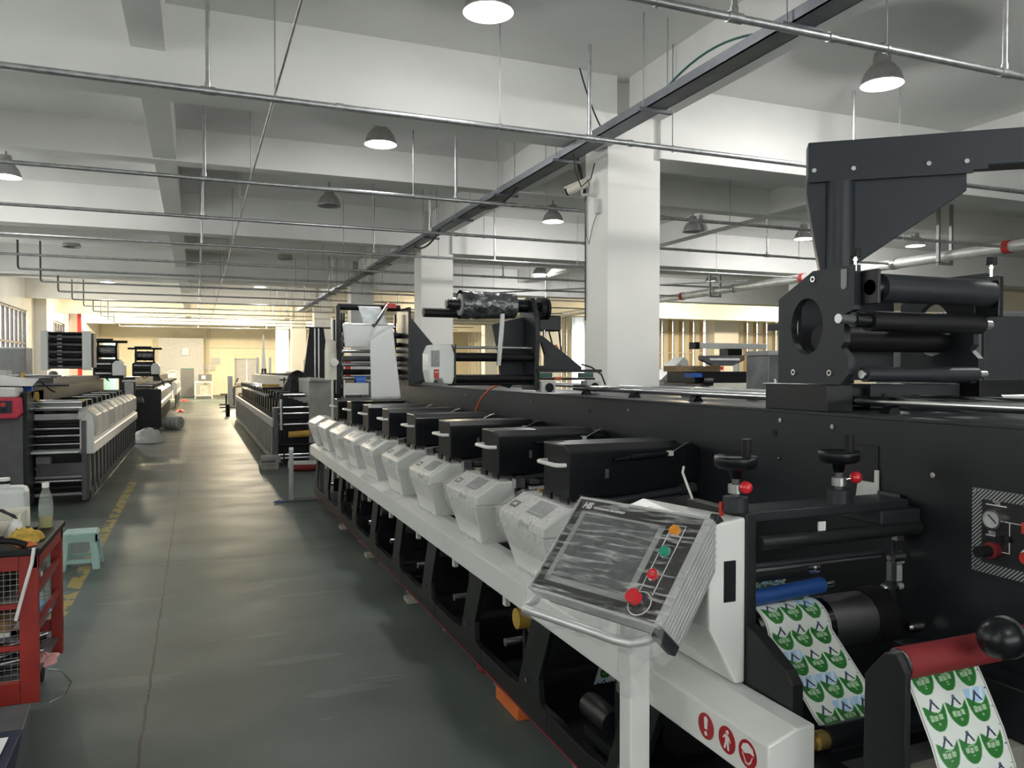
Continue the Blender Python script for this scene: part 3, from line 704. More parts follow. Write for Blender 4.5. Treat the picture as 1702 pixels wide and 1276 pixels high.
# rollers of the die station
MB().cyl((1.487, 1.86, 1.0), (1.70, 1.86, 1.0), .025, 18).build('dark_roller', 'rubber', press)
MB().cyl((1.70, 1.86, 1.0), (1.735, 1.86, 1.0), .016, 12).cyl((1.735, 1.86, 1.0), (1.75, 1.86, 1.0), .022, 6).build('roller_nut', 'chrome', press)
MB().cyl((1.487, 1.86, .928), (1.775, 1.86, .942), .024, 20).build('blue_roller', 'blue', press)
MB().cyl((1.775, 1.86, .942), (1.815, 1.86, .944), .012, 12).build('roller_end', 'chrome', press)
MB().cyl((1.487, 1.855, .828), (1.93, 1.855, .828), .078, 36).build('drum', 'drum_chrome', press)
MB().cyl((1.76, 1.855, .828), (1.925, 1.855, .828), .0785, 36).build('drum_band', 'steel', press)
MB().cyl((1.93, 1.855, .828), (2.0, 1.855, .828), .088, 30).build('drum_gear', 'rubber', press)
MB().cyl((1.487, 1.545, .655), (2.0, 1.545, .655), .032, 24).build('lower_idler', 'black', press)
MB().cyl((1.455, 1.545, .655), (1.487, 1.545, .655), .024, 18).cyl((1.45, 1.545, .655), (1.455, 1.545, .655), .014, 12).build('idler_bearing', 'brass', press)
for i, (x, y, z) in enumerate([(2.06, 1.86, 1.0), (2.04, 1.87, .90), (2.05, 1.78, .80), (2.09, 1.68, .76), (2.07, 1.60, .75), (2.02, 1.62, .66), (2.06, 1.90, 1.09)]):
    MB().cyl((x, y, z), (x+.05, y, z), .016, 12).cyl((x-.012, y, z), (x, y, z), .010, 6).build('bolt', 'chrome', press)
MB().box(2.05, 2.075, 1.85, 1.88, .86, 1.08).build('bearing_block', 'plate_dark', press, .004); MB().box(2.04, 2.06, 1.84, 1.86, .93, .99).build('steel_tab', 'steel', press); MB().box(2.05, 2.08, 1.83, 1.85, 1.06, 1.10).build('steel_tab', 'steel', press)
MB().box(2.0, 2.12, 1.25, 1.80, .60, .76).build('lower_ledge', 'panel_black', press, .004)
MB().box(1.52, 2.12, 1.35, 1.75, .08, .45).build('waste_tray', 'dark_grey', press)
MB().box(1.56, 2.1, 1.38, 1.42, .56, .62).build('wooden_batten', 'wood_grey', press)
# red tension roller on its arm
MB().prism([(1.27, .30), (1.27, .93), (1.295, .965), (1.33, .955), (1.385, .89), (1.395, .30)], 'x', 1.452, 1.47).build('roller_arm', 'frame_black', press, .004)
MB().cyl((1.475, 1.305, .935), (2.05, 1.305, .935), .036, 28).build('red_roller', 'red_roller', press)
MB().ring((1.470, 1.305, .935), (1.482, 1.305, .935), .034, .026).build('roller_rim', 'chrome', press)
MB().cyl((1.462, 1.305, .935), (1.475, 1.305, .935), .024, 18).build('bearing', 'rubber', press)
MB().lathe([(.001, -.048), (.022, -.045), (.038, -.030), (.046, -.005), (.046, .018), (.040, .03), (.018, .034), (.016, .06), (.001, .06)], (1.665, 1.205, 1.0), 24, 'x').build('knob', 'black', press)
MB().cyl((1.70, 1.205, 1.0), (2.0, 1.205, 1.01), .014, 12).build('knob_shaft', 'rubber', press)
MB().ring((1.682, 1.205, 1.0), (1.687, 1.205, 1.0), .0475, .040).build('knob_ring', 'steel', press)
# pneumatic control plate on the back wall
pp = MB().box(2.108, 2.12, 1.15, 1.618, 1.015, 1.256).build('control_plate', 'hatch', press, 0, 'black pneumatic control plate with hatched border')
MB().box(2.105, 2.11, 1.17, 1.585, 1.045, 1.228).build('plate_field', 'face_black', pp)
g = MB().ring((2.108, 1.545, 1.176), (2.088, 1.545, 1.176), .029, .024, 28).build('pressure_gauge', 'chrome', pp)
MB().cyl((2.108, 1.545, 1.176), (2.096, 1.545, 1.176), .0245, 24).build('gauge_dial', 'grey_light', pp)
MB().cyl((2.0945, 1.558, 1.188), (2.0945, 1.534, 1.166), .0016, 6).build('gauge_needle', 'black', pp)
for z, l in ((1.214, .10), (1.126, .06)):
    MB().box(2.1042, 2.106, 1.60-.03-l*.6, 1.572, z, z+.003).build('printed_line', 'decal_white', pp)
text('lettering', '气压', .012, 'decal_white', pp, (2.1045, 1.552, 1.219), (0, -1, 0), (0, 0, 1), .0004)
text('lettering', '调压', .012, 'decal_white', pp, (2.1045, 1.565, 1.131), (0, -1, 0), (0, 0, 1), .0004)
MB().box(2.1042, 2.106, 1.45, 1.515, 1.172, 1.1745).box(2.1042, 2.106, 1.4995, 1.502, 1.085, 1.174).box(2.1042, 2.106, 1.50, 1.535, 1.085, 1.0875).build('flow_line', 'decal_white', pp)
MB().cyl((2.106, 1.545, 1.088), (2.085, 1.545, 1.088), .023, 20).build('red_ring', 'red_roller', pp)
MB().cyl((2.09, 1.55, 1.086), (2.045, 1.55, 1.086), .017, 18).build('regulator_knob', 'rubber', pp)
MB().cyl((2.106, 1.52, 1.125), (2.085, 1.52, 1.125), .011, 14).cyl((2.106, 1.50, 1.127), (2.09, 1.50, 1.127), .009, 14).build('small_knob', 'rubber', pp)
MB().box(2.08, 2.106, 1.40, 1.450, 1.155, 1.185).build('red_switch', 'red', pp)
MB().cyl((2.106, 1.438, 1.09), (2.092, 1.438, 1.09), .024, 20).build('button_ring', 'decal_white', pp); MB().cyl((2.094, 1.438, 1.09), (2.078, 1.438, 1.09), .017, 18).build('red_button', 'red', pp)
for y, z in ((1.606, 1.246), (1.606, 1.025)): MB().cyl((2.109, y, z), (2.103, y, z), .006, 10).build('plate_screw', 'chrome', pp)

# ------- slide rails on top
for x in (2.27, 2.62):
    MB().cyl((x, .6, 1.487), (x, 4.55, 1.487), .018, 16).build('slide_shaft', 'chrome', press)
    for k in range(7):
        y = .9+.58*k; MB().prism([(x-.03, 1.447), (x+.03, 1.447), (x+.014, 1.472), (x-.014, 1.472)], 'y', y-.02, y+.02).build('shaft_support', 'black', press)
    MB().cyl((x, 5.0, 1.487), (x, 10.2, 1.487), .018, 14).build('slide_shaft', 'chrome', press)
hz = MB().tube([(2.08, 5.44, 1.49), (2.06, 5.55, 1.46), (2.04, 5.7, 1.38), (2.03, 5.78, 1.30), (2.03, 5.80, 1.26)], .008).build('air_hose', 'hose_orange'); tag(hz, 'orange air hose curving down over the black back wall', 'hose')

# ------- printed label webs (flat print as vertex colours)
def lab_color(u, s, x):
    # u across 0..1, s along in metres
    mg = .055
    if u < .018 or u > .982: return (.62, .63, .61)
    if u < .03 or u > .97: return (.30, .31, .30)
    if u < mg or u > 1-mg:
        return (.02, .02, .03) if (s % .0405) < .002 and u > 1-mg else (.70, .72, .70)
    cw = (1-2*mg)/3; c = (u-mg)/cw; ci = int(c); a = (c-ci)*2-1           # -1..1 in the cell
    RP = .078; row = int(s/RP); b = (s/RP-row)                             # 0 top .. 1 bottom
    base = (.70, .735, .71)
    h = (ci*7+row*13) % 5
    if b < .42:
        if h in (0, 2) and abs(a) < .95: base = (.38, .58, .80) if (a+b) % .9 < .6 else (.60, .72, .82)
        if abs(a+.25-(b-.3)*-1.6) < .10 and .16 < b < .40: return (.02, .025, .07)
        if abs(a-.25-(b-.3)*1.6) < .09 and .18 < b < .40: return (.02, .025, .07)
        if (a*a+((b-.14)*2.6)**2) < .02: return (.10, .12, .22)
    top = .40+.07*math.sin(a*3.2+.9)-.20*max(0, abs(a)-.45)
    wid = math.sqrt(max(0, 1-((b-.42)/.56)**2)) if b > .42 else 1
    if b > top and abs(a) < .93*wid and b < .97:
        g = (.022, .16, .03)
        if abs(a) > .93*wid-.09 or b < top+.035: g = (.04, .24, .05)
        # white lettering blocks
        for (ax, bx) in ((-.42, .60), (-.05, .61), (.36, .59)):
            da, db = abs(a-ax), abs(b-bx)
            if da < .16 and db < .075:
                st = (int((a-ax)*40)+int((b-bx)*70)*2) % 3
                if st != 0: return (.55, .70, .52)
        if abs(a-.05) < .10 and .72 < b < .82 and int(b*60) % 2: return (.50, .66, .46)
        if abs(a) < .3 and abs(b-.50) < .008: return (.5, .66, .46)
        return g
    return base
def web(name, label, path, x0, x1, nu=150, step=.0016, off=0., cat='label web', skew=0.):
    P = [Vector((0, y, z)) for y, z in path]; S = [0]
    for a, b in zip(P[:-1], P[1:]): S.append(S[-1]+(b-a).length)
    n = int(S[-1]/step); V = []; Cc = []
    for j in range(n+1):
        s = S[-1]*j/n; k = 0
        while k < len(S)-2 and S[k+1] < s: k += 1
        p = P[k].lerp(P[k+1], (s-S[k])/(S[k+1]-S[k]))
        for i in range(nu+1):
            u = i/nu; V.append((x0+(x1-x0)*u+skew*s, p.y, p.z)); Cc.append(lab_color(u, s+off, 0))
    F = [(j*(nu+1)+i, j*(nu+1)+i+1, (j+1)*(nu+1)+i+1, (j+1)*(nu+1)+i) for j in range(n) for i in range(nu)]
    o = MB().add(V, F, True).build(name, 'print')
    ca = o.data.color_attributes.new('Col', 'FLOAT_COLOR', 'POINT')
    ca.data.foreach_set('color', [v for c in Cc for v in (*c, 1.)])
    return tag(o, label, cat)
arc = [(1.855-.0795*math.sin(t), .828+.0795*math.cos(t)) for t in [math.radians(-10+8.5*i) for i in range(12)]]
web('label_web', 'printed web of green and white labels running down from the steel drum', [(1.985, .925), (1.93, .912)]+arc+[(1.60, .685), (1.575, .668), (1.56, .645), (1.55, .622)], 1.502, 1.735, off=.02)
arc2 = [(1.305-.0375*math.sin(t), .935+.0375*math.cos(t)) for t in [math.radians(-60+12*i) for i in range(13)]]
web('label_web', 'printed web of green and white labels hanging from the red roller', [(1.343, .945), (1.335, .91), (1.30, .85), (1.255, .765), (1.225, .69), (1.19, .52), (1.15, .34)], 1.512, 1.748, off=.05)
ro = [(1.905+.0255*math.sin(t), .975+.0255*math.cos(t)) for t in [2*PI*i/20 for i in range(21)]]
web('label_roll', 'narrow roll of green labels above the blue roller', ro, 1.49, 1.655, 90, .003, cat='roll')
web('label_web', 'printed web of green labels in shadow under the white rail', [(2.78, .56), (2.86, .42), (2.94, .26)], 1.56, 1.79, 90, .003)
# ================================================================ operator console on its post
cO = Vector((1.165, 2.290, 1.180)); cw = Vector((.3303, -.9439, 0)); ch = Vector((-.6362, -.2226, -.739)); cn = Vector((-.6976, -.2441, .674))
def CT(a, b, c): return tuple(cO+cw*a+ch*b+cn*c)      # a right, b down, c towards the viewer
con = thing('operator_console', 'touch screen operator console wrapped in clear film in front of the press', 'control panel', (1.18, 1.97, 0))
MB().box(1.147, 1.213, 1.937, 2.003, 0, .90).build('post', 'white', con, .006)
MB(CT).box(.012, .488, .006, .331, -.10, -.002).build('body', 'dark_grey', con, .006)
MB(CT).prism([(.010, .0), (.49, .0), (.49, .337), (.010, .337)], 'z', -.012, 0).build('face_plate', 'face_black', con)
MB(CT).box(0, .50, -.006, .002, -.03, .003).box(0, .006, 0, .337, -.03, .003).box(0, .50, .335, .343, -.05, .003).build('bright_trim', 'alu', con)
ex = MB(CT).box(.486, .512, -.002, .338, -.105, .004)
for i in range(7): ex.box(.512, .5135, .002, .334, -.092+.013*i, -.088+.013*i)
ex.build('side_extrusion', 'alu', con, .003)
MB(CT).box(.486, .513, -.030, -.002, -.103, -.008).build('end_cap', 'plate_dark', con, .004)
MB(CT).box(.486, .513, .338, .368, -.103, -.004).build('end_cap', 'plate_dark', con, .004)
MB(CT).box(.040, .058, .045, .300, 0, .002).box(.352, .372, .045, .300, 0, .002).box(.040, .372, .045, .052, 0, .002).box(.040, .372, .282, .300, 0, .002).build('screen_frame', 'screen_frame', con)
MB(CT).box(.058, .352, .052, .282, 0, .001).build('screen', 'screen', con)
def btn(a, b, r, mt, hgt, nm):
    MB(CT).cyl((a, b, 0), (a, b, .006), r*1.18, 20).build('button_collar', 'chrome', con)
    MB(CT).cyl((a, b, .006), (a, b, .006+hgt), r, 20).build(nm, mt, con)
btn(.415, .058, .015, 'orange_lamp', .012, 'orange_button'); btn(.415, .128, .015, 'green_lamp', .010, 'green_button'); btn(.415, .204, .015, 'red_ball', .010, 'red_button')
MB(CT).cyl((.412, .292, .001), (.412, .292, .0025), .037, 28).build('stop_ring', 'decal_white', con)
MB(CT).cyl((.412, .292, 0), (.412, .292, .0032), .034, 28).build('stop_backing', 'face_black', con)
MB(CT).cyl((.412, .292, 0), (.412, .292, .026), .012, 14).build('stop_stem', 'rubber', con)
MB(CT).cyl((.412, .292, .026), (.412, .292, .046), .021, 22).build('stop_button', 'red_ball', con)
MB(CT).box(.391, .393, .04, .26, .0, .0012).box(.437, .439, .04, .26, 0, .0012).box(.391, .439, .034, .036, 0, .0012).build('button_outline', 'decal_white', con)
text('logo', 'HS', .030, 'decal_white', con, CT(.030, .032, .0012), cw, tuple(-ch+cw*.25), .0006, .0012)
text('lettering', 'HONGSHENG MACHINERY', .0105, 'decal_white', con, CT(.078, .030, .0012), cw, tuple(-ch), .0005, .0003)
hp = [(-.004, .30, -.06), (-.005, .36, -.055), (.0, .392, -.03), (.02, .405, -.012), (.10, .405, -.008), (.32, .405, -.008), (.38, .405, -.012), (.415, .395, -.03), (.44, .37, -.05), (.46, .345, -.06)]
MB(CT).tube(hp, .013, 12).build('hand_rail', 'alu', con)
MB().box(1.155, 1.205, 1.945, 1.995, .86, 1.0).build('neck', 'grey', con, .004)
# film over the face, crumpled, plus the loose tail
V = []; F = []; na, nb = 90, 70
for j in range(nb+1):
    for i in range(na+1):
        a = -.004+.522*i/na; b = -.008+.356*j/nb
        s = noise.noise(Vector((a*5+b*3, b*95-a*20, 1.3)))*.0035+noise.noise(Vector((a*22, b*160-a*40, 4.)))*.0018
        edge = min(a+.01, .52-a, b+.012, .35-b); lift = .007
        d2 = math.hypot(a-.412, b-.292); lift += .040*math.exp(-(d2/.022)**2)+.010*sum(math.exp(-((a-.415)**2+(b-bb)**2)/.0003) for bb in (.058, .128, .204))
        V.append((a, b, lift+s*(1.1 if edge > .01 else .4)))
for j in range(nb):
    for i in range(na): F.append((j*(na+1)+i, j*(na+1)+i+1, (j+1)*(na+1)+i+1, (j+1)*(na+1)+i))
MB(CT).add(V, F, True).build('face_film', 'wrap_screen', con)
V = []; F = []; na, nb = 60, 24
for j in range(nb+1):
    for i in range(na+1):
        a = -.006+.53*i/na; t = j/nb
        b = .343+.075*math.sin(t*PI*.85); c = .006-.085*t+.012*noise.noise(Vector((a*25, t*6, 2)))
        V.append((a, b+.006*noise.noise(Vector((a*18, t*5, 8))), c))
for j in range(nb):
    for i in range(na): F.append((j*(na+1)+i, j*(na+1)+i+1, (j+1)*(na+1)+i+1, (j+1)*(na+1)+i))
MB(CT).add(V, F, True).build('film_tail', 'wrap_loose', con)
V = []; F = []
for j in range(17):
    for i in range(21):
        ang = 2*PI*i/20; z = .66+.27*j/16; r = .052+.010*noise.noise(Vector((math.cos(ang)*3, math.sin(ang)*3, z*25)))+.05*max(0, (z-.86))
        V.append((1.18+r*math.cos(ang), 1.97+r*math.sin(ang), z))
for j in range(16):
    for i in range(20): F.append((j*21+i, j*21+i+1, (j+1)*21+i+1, (j+1)*21+i))
MB().add(V, F, True).build('post_film', 'wrap_loose', con)

# ================================================================ roller tower on the slide rails
tw = thing('roller_tower', 'dark roller tower with an oval opening standing on top of the press', 'roller unit', (2.3, 2.3, 1.447))
def plate_poly(): return [(2.49, 1.549), (2.49, 1.878), (2.305, 1.971), (2.105, 1.971), (2.105, 1.814), (2.15, 1.80), (2.15, 1.70), (2.165, 1.68), (2.13, 1.645), (2.13, 1.585), (2.165, 1.549)]
def plate(x0, x1, nm):
    bm = bmesh.new()
    poly = plate_poly(); hole = [(2.335+.083*math.cos(t), 1.765+.107*math.sin(t)) for t in [2*PI*i/28 for i in range(28)]]
    ov = [bm.verts.new((x0, y-2.3, z-1.447)) for y, z in poly]; hv = [bm.verts.new((x0, y-2.3, z-1.447)) for y, z in hole]
    es = [bm.edges.new((ov[i], ov[(i+1) % len(ov)])) for i in range(len(ov))]+[bm.edges.new((hv[i], hv[(i+1) % 28])) for i in range(28)]
    r = bmesh.ops.triangle_fill(bm, edges=es, use_beauty=True, use_dissolve=False)
    fs = [g for g in r['geom'] if isinstance(g, bmesh.types.BMFace)]
    ex = bmesh.ops.extrude_face_region(bm, geom=fs); vs = [g for g in ex['geom'] if isinstance(g, bmesh.types.BMVert)]
    bmesh.ops.translate(bm, vec=(x1-x0, 0, 0), verts=vs); bmesh.ops.recalc_face_normals(bm, faces=bm.faces)
    for v in bm.verts: v.co.x -= 2.3
    me = bpy.data.meshes.new(nm); bm.to_mesh(me); bm.free(); me.materials.append(M['plate_dark'])
    o = bpy.data.objects.new(nm, me); COL.objects.link(o); o.parent = tw; ORG[o.name] = (2.3, 2.3, 1.447); return o
pl = plate(2.145, 2.175, 'side_plate'); plate(2.80, 2.83, 'side_plate')
for y, z in ((2.30, 1.94), (2.40, 1.592), (2.215, 1.590)):
    MB().cyl((2.147, y, z), (2.139, y, z), .0115, 14).build('socket_screw', 'chrome', pl); MB().cyl((2.1385, y, z), (2.1380, y, z), .006, 6).build('screw_socket', 'rubber', pl)
MB().cyl((2.14, 2.15, 1.90), (2.147, 2.15, 1.90), .012, 12).box(2.140, 2.147, 2.138, 2.162, 1.90, 1.96).build('bearing_slot', 'grey', pl)
MB().box(2.15, 2.19, 2.49, 2.56, 1.76, 1.785).build('side_peg', 'plate_dark', tw)
def roller(y, z, r, x0, x1, mt): MB().cyl((x0, y, z), (x1, y, z), r, 28).build('roller', mt, tw); MB().cyl((2.175, y, z), (x0, y, z), r*.55, 16).build('roller_journal', 'steel', tw); MB().cyl((x1, y, z), (2.8, y, z), r*.5, 16).build('roller_journal', 'steel', tw)
roller(2.065, 1.888, .050, 2.215, 2.76, 'plate_dark'); roller(2.085, 1.772, .036, 2.19, 2.745, 'rubber'); roller(2.10, 1.585, .027, 2.19, 2.745, 'plate_dark')
MB().box(2.175, 2.19, 2.03, 2.11, 1.83, 1.95).build('bearing_cheek', 'black', tw, .003); MB().box(2.775, 2.80, 2.03, 2.13, 1.80, 1.952).build('bearing_cheek', 'black', tw, .003)
MB().box(2.18, 2.66, 2.40, 2.42, 1.56, 1.93).build('inner_sheet', 'plate_dark', tw)
MB().cyl((2.055, 2.085, 1.778), (2.16, 2.085, 1.775), .017, 18).build('roller_pin', 'dark_grey', tw); MB().cyl((2.12, 2.085, 1.776), (2.18, 2.085, 1.774), .026, 18).build('pin_collar', 'black', tw)
MB().cyl((2.0545, 2.085, 1.778), (2.053, 2.085, 1.778), .0165, 18).build('pin_face', 'steel', tw)
for x, y in ((2.155, 2.11), (2.80, 2.08)):
    s = MB().cyl((x, y, 1.95), (x, y, 2.0), .006, 10).cyl((x, y, 1.985), (x, y, 1.992), .010, 6).build('adjusting_screw', 'chrome', tw); MB().cyl((x, y, 2.0), (x, y, 2.028), .020, 6).build('screw_head', 'rubber', s)
MB().cyl((2.18, 2.30, 1.72), (2.80, 2.30, 1.72), .05, 20).build('rear_tube', 'rubber', tw)
MB().box(2.125, 2.25, 2.21, 2.54, 1.447, 1.546).build('base_block', 'frame_black', tw, .003)
MB().box(2.40, 2.88, 2.27, 2.5, 1.452, 1.545).build('lower_block', 'plate_dark', tw, .003); MB().cyl((2.47, 2.272, 1.50), (2.47, 2.266, 1.50), .012, 14).build('block_hole', 'rubber', tw)
MB().box(2.25, 2.42, 2.30, 2.50, 1.46, 1.53).build('dark_channel', 'black', tw)
MB().box(2.13, 2.19, 2.49, 2.56, 1.546, 1.549).cyl((2.16, 2.52, 1.549), (2.16, 2.52, 1.565), .007, 8).build('shim', 'chrome', tw)
MB().box(2.90, 3.0, 2.2, 2.3, 1.447, 1.56).box(3.0, 3.4, 2.2, 2.26, 1.50, 1.56).build('rear_slide', 'black', tw); MB().cyl((2.95, 2.15, 1.49), (3.6, 2.1, 1.49), .014, 12).build('slide_bar', 'chrome', tw); MB().cyl((2.95, 2.15, 1.46), (3.6, 2.1, 1.46), .012, 12).build('slide_bar', 'chrome', tw)
cb = thing('dark_cabinet', 'plain dark grey cabinet standing behind the roller tower at the right edge', 'cabinet', (4.6, 3.2, 0))
MB().box(3.95, 5.2, 3.0, 3.7, 0.05, 1.93).build('body', 'dark_grey', cb, .01); MB().box(3.97, 5.18, 2.985, 3.0, .3, 1.9).build('door', 'plate_dark', cb, .004)
# ================================================================ swing arm crane
ar = thing('swing_crane', 'dark swing crane arm with a bracket plate reaching in from the right', 'crane', (2.55, 2.58, 0))
dv = Vector((.79, -.61, 0)).normalized(); pv = Vector((dv.y*-1, dv.x, 0)); A0 = Vector((2.55, 2.58, 0))
def AT(a, b, c): p = A0+dv*a-pv*b; return (p.x, p.y, c)       # a along, b towards the camera
MB(AT).box(-.131, 1.9, -.10, .0, 2.43, 2.578).build('arm_beam', 'arm_dark', ar, .004)
MB(AT).prism([(-.131, 2.405), (.50, 2.405), (.50, 2.418), (.555, 2.418), (.555, 2.436), (.70, 2.436), (.70, 2.46), (-.131, 2.46)], 'y', -.004, .008).build('arm_flange', 'arm_dark', ar)
MB(AT).prism([(-.136, 2.40), (-.136, 2.361), (-.075, 2.0), (-.02, 1.98), (.02, 2.022), (.482, 2.338), (.482, 2.45), (-.131, 2.45)], 'y', -.09, -.01).build('gusset_plate', 'arm_dark', ar, .003)
MB(AT).cyl((0, -.03, 1.447), (0, -.03, 2.402), .062, 28).build('mast', 'arm_dark', ar)
for a, z in ((-.108, 2.453), (.048, 2.452), (.335, 2.452), (.475, 2.452)):
    MB(AT).cyl((a, .008, z), (a, .018, z), .0095, 12).build('bolt', 'chrome', ar)
# ================================================================ film unwinder on top of the press
un = thing('film_unwinder', 'black film unwinder with a white hexagonal end housing on top of the press', 'unwinder', (2.2, 4.7, 1.447))
MB().prism([(4.62, 1.47), (4.62, 1.60), (4.60, 1.80), (4.62, 1.94), (4.68, 2.07), (4.76, 2.085), (4.86, 2.03), (4.90, 1.85), (4.84, 1.70), (4.84, 1.47)], 'x', 2.02, 2.05).build('carrier_plate', 'plate_dark', un, .004)
MB().prism([(1.80, 1.90), (2.04, 1.96), (2.03, 1.60), (1.92, 1.48), (1.86, 1.50), (1.84, 1.72)], 'y', 4.80, 4.83).build('cross_plate', 'plate_dark', un, .004)
MB().prism([(2.05, 1.60), (2.05, 1.86), (2.085, 1.845), (2.085, 1.60)], 'y', 4.74, 4.77).prism([(2.085, 1.60), (2.085, 1.63), (2.15, 1.63), (2.15, 1.60)], 'y', 4.74, 4.77).prism([(2.15, 1.60), (2.15, 1.70), (2.125, 1.78), (2.085, 1.80), (2.085, 1.845), (2.14, 1.82), (2.42, 1.62), (2.42, 1.60)], 'y', 4.74, 4.77).build('gusset', 'plate_dark', un)
MB().box(2.03, 2.50, 4.60, 4.95, 1.585, 1.605).box(2.05, 2.46, 4.62, 4.93, 1.535, 1.550).build('slide_table', 'black', un, .003)
for x in (2.10, 2.40): MB().box(x-.05, x+.04, 4.61, 4.66, 1.552, 1.583).build('linear_guide', 'teal', un)
for x in (2.12, 2.45): MB().box(x-.06, x+.04, 4.60, 4.70, 1.455, 1.53).build('slide_bearing', 'white_dull', un, .004); MB().cyl((x-.005, 4.595, 1.487), (x-.005, 4.61, 1.487), .03, 18).build('bearing_ring', 'rubber', un)
MB().box(2.15, 2.20, 4.59, 4.61, 1.54, 1.556).build('orange_clip', 'hose_orange', un)
MB().cyl((2.05, 4.75, 2.02), (2.10, 4.75, 2.02), .03, 18).cyl((2.10, 4.75, 2.005), (2.135, 4.75, 2.005), .075, 28).cyl((2.145, 4.75, 2.005), (2.165, 4.75, 2.005), .075, 28).build('brake_disc', 'rubber', un)
MB().box(2.10, 2.26, 4.73, 4.83, 1.86, 1.965).build('brake_motor', 'black', un, .008); MB().cyl((2.14, 4.74, 1.82), (2.14, 4.74, 1.90), .01, 8).build('air_fitting', 'steel', un)
MB().cyl((1.95, 4.75, 2.02), (2.02, 4.75, 2.02), .042, 18).cyl((1.47, 4.72, 2.02), (1.95, 4.72, 2.02), .030, 20).build('spindle', 'black', un)
MB().cyl((1.33, 4.80, 1.965), (1.62, 4.80, 1.965), .030, 12).build('spare_spindle', 'rubber', un)
MB().prism([(1.30, 1.60), (1.30, 1.70), (1.325, 1.755), (1.445, 1.76), (1.468, 1.70), (1.468, 1.56), (1.455, 1.515), (1.40, 1.515), (1.385, 1.545), (1.345, 1.545), (1.335, 1.52), (1.315, 1.525)], 'y', 4.58, 4.72).build('end_housing', 'white', un, .012)
MB().box(1.468, 1.476, 4.58, 4.74, 1.52, 1.76).build('housing_back', 'black', un)
MB().box(1.318, 1.37, 4.575, 4.582, 1.62, 1.72).build('housing_screen', 'grey', un); MB().box(1.326, 1.362, 4.572, 4.577, 1.635, 1.705).build('screen_glass', 'display_grey', un)
rl = MB().box(1.335, 1.365, 4.572, 4.582, 1.55, 1.605).build('red_label', 'red', un); MB().box(1.341, 1.348, 4.568, 4.573, 1.585, 1.592).box(1.352, 1.359, 4.568, 4.573, 1.585, 1.592).build('label_mark', 'decal_white', rl)
for z, r, mt in ((1.743, .009, 'steel'), (1.682, .028, 'rubber'), (1.547, .026, 'rubber')): MB().cyl((1.47, 4.66, z), (2.02, 4.66, z), r, 18).build('guide_roller', mt, un)
MB().cyl((1.46, 4.70, 1.515), (2.05, 4.70, 1.515), .012, 10).build('tie_rod', 'plate_dark', un)
fr = thing('wrapped_film_roll', 'film roll in crinkled silver wrap on the unwinder spindle', 'roll', (1.72, 4.72, 2.02))
V = []; F = []; n = 48; m_ = 40
for j in range(m_+1):
    x = 1.545+.37*j/m_; rr = .092-.012*(j/m_)-(.006 if 8 <= j <= 9 else 0)
    for i in range(n):
        a = 2*PI*i/n; r = rr+.004*noise.noise(Vector((x*22, math.cos(a)*3, math.sin(a)*3)))+.002*noise.noise(Vector((x*60, math.cos(a)*8, math.sin(a)*8)))
        V.append((x, 4.72+r*math.cos(a), 2.015+r*math.sin(a)))
F = [(j*n+i, j*n+(i+1) % n, (j+1)*n+(i+1) % n, (j+1)*n+i) for j in range(m_) for i in range(n)]
MB().add(V, F, True).build('silver_wrap', 'film_silver', fr)
MB().cyl((1.543, 4.72, 2.015), (1.91, 4.72, 2.015), .070, 40).build('film_body', 'grey_light', fr); MB().cyl((1.48, 4.72, 2.015), (1.543, 4.72, 2.015), .036, 12).cyl((1.455, 4.72, 2.015), (1.48, 4.72, 2.015), .028, 10).build('core_chuck', 'motor', fr)
MB().tube([(1.80, 4.63, 1.955), (1.795, 4.62, 1.90), (1.785, 4.615, 1.80), (1.775, 4.615, 1.70), (1.77, 4.62, 1.63)], .016, 4).build('film_tail', 'web_paper', fr)
for (nm, pts, r, mt, lab) in (('air_hose', [(2.2, 4.9, 1.98), (2.32, 5.0, 1.97), (2.42, 5.1, 1.88), (2.46, 5.15, 1.75), (2.47, 5.2, 1.62)], .006, 'cable', 'thin black hose arching off the unwinder motor'),
        ('air_hose', [(2.2, 4.9, 1.96), (2.28, 5.0, 1.92), (2.34, 5.05, 1.80), (2.40, 5.1, 1.64)], .006, 'cable', 'thin black hose hanging straight down behind the unwinder'),
        ('air_hose', [(2.30, 5.1, 1.74), (2.40, 5.1, 1.78), (2.44, 5.12, 1.73), (2.38, 5.15, 1.70), (2.46, 5.2, 1.68), (2.50, 5.2, 1.62)], .006, 'hose_orange', 'tangled orange hose behind the unwinder'),
        ('air_hose', [(2.42, 4.75, 1.64), (2.50, 4.75, 1.62), (2.56, 4.72, 1.57), (2.58, 4.7, 1.50)], .006, 'cable', 'short black hose curving off the end of the slide table')):
    tag(MB().tube(pts, r).build(nm, mt), lab, 'hose')
# ================================================================ web turning unit with the broad white web
tb = thing('web_turning_unit', 'black web turning frame carrying a broad white web', 'roller unit', (1.7, 8.0, 1.2))
MB().box(2.03, 2.06, 7.9, 8.4, 1.44, 2.25).box(1.98, 2.0, 8.3, 8.34, 1.44, 2.2).build('side_frame', 'black', tb, .003)
MB().box(1.36, 1.40, 8.3, 8.36, 1.35, 2.28).build('front_post', 'plate_dark', tb, .003)
MB().cyl((1.38, 8.35, 2.27), (2.05, 8.35, 2.27), .035, 18).build('top_roller', 'rubber', tb)
MB().cyl((1.38, 8.0, 2.055), (1.92, 8.05, 2.05), .022, 16).build('turn_bar', 'chrome', tb)
MB().cyl((1.90, 8.25, 2.30), (1.66, 7.85, 2.05), .020, 14).build('angle_bar', 'chrome', tb)
MB().box(1.86, 1.98, 8.22, 8.28, 2.26, 2.31).build('red_clamp', 'red', tb)
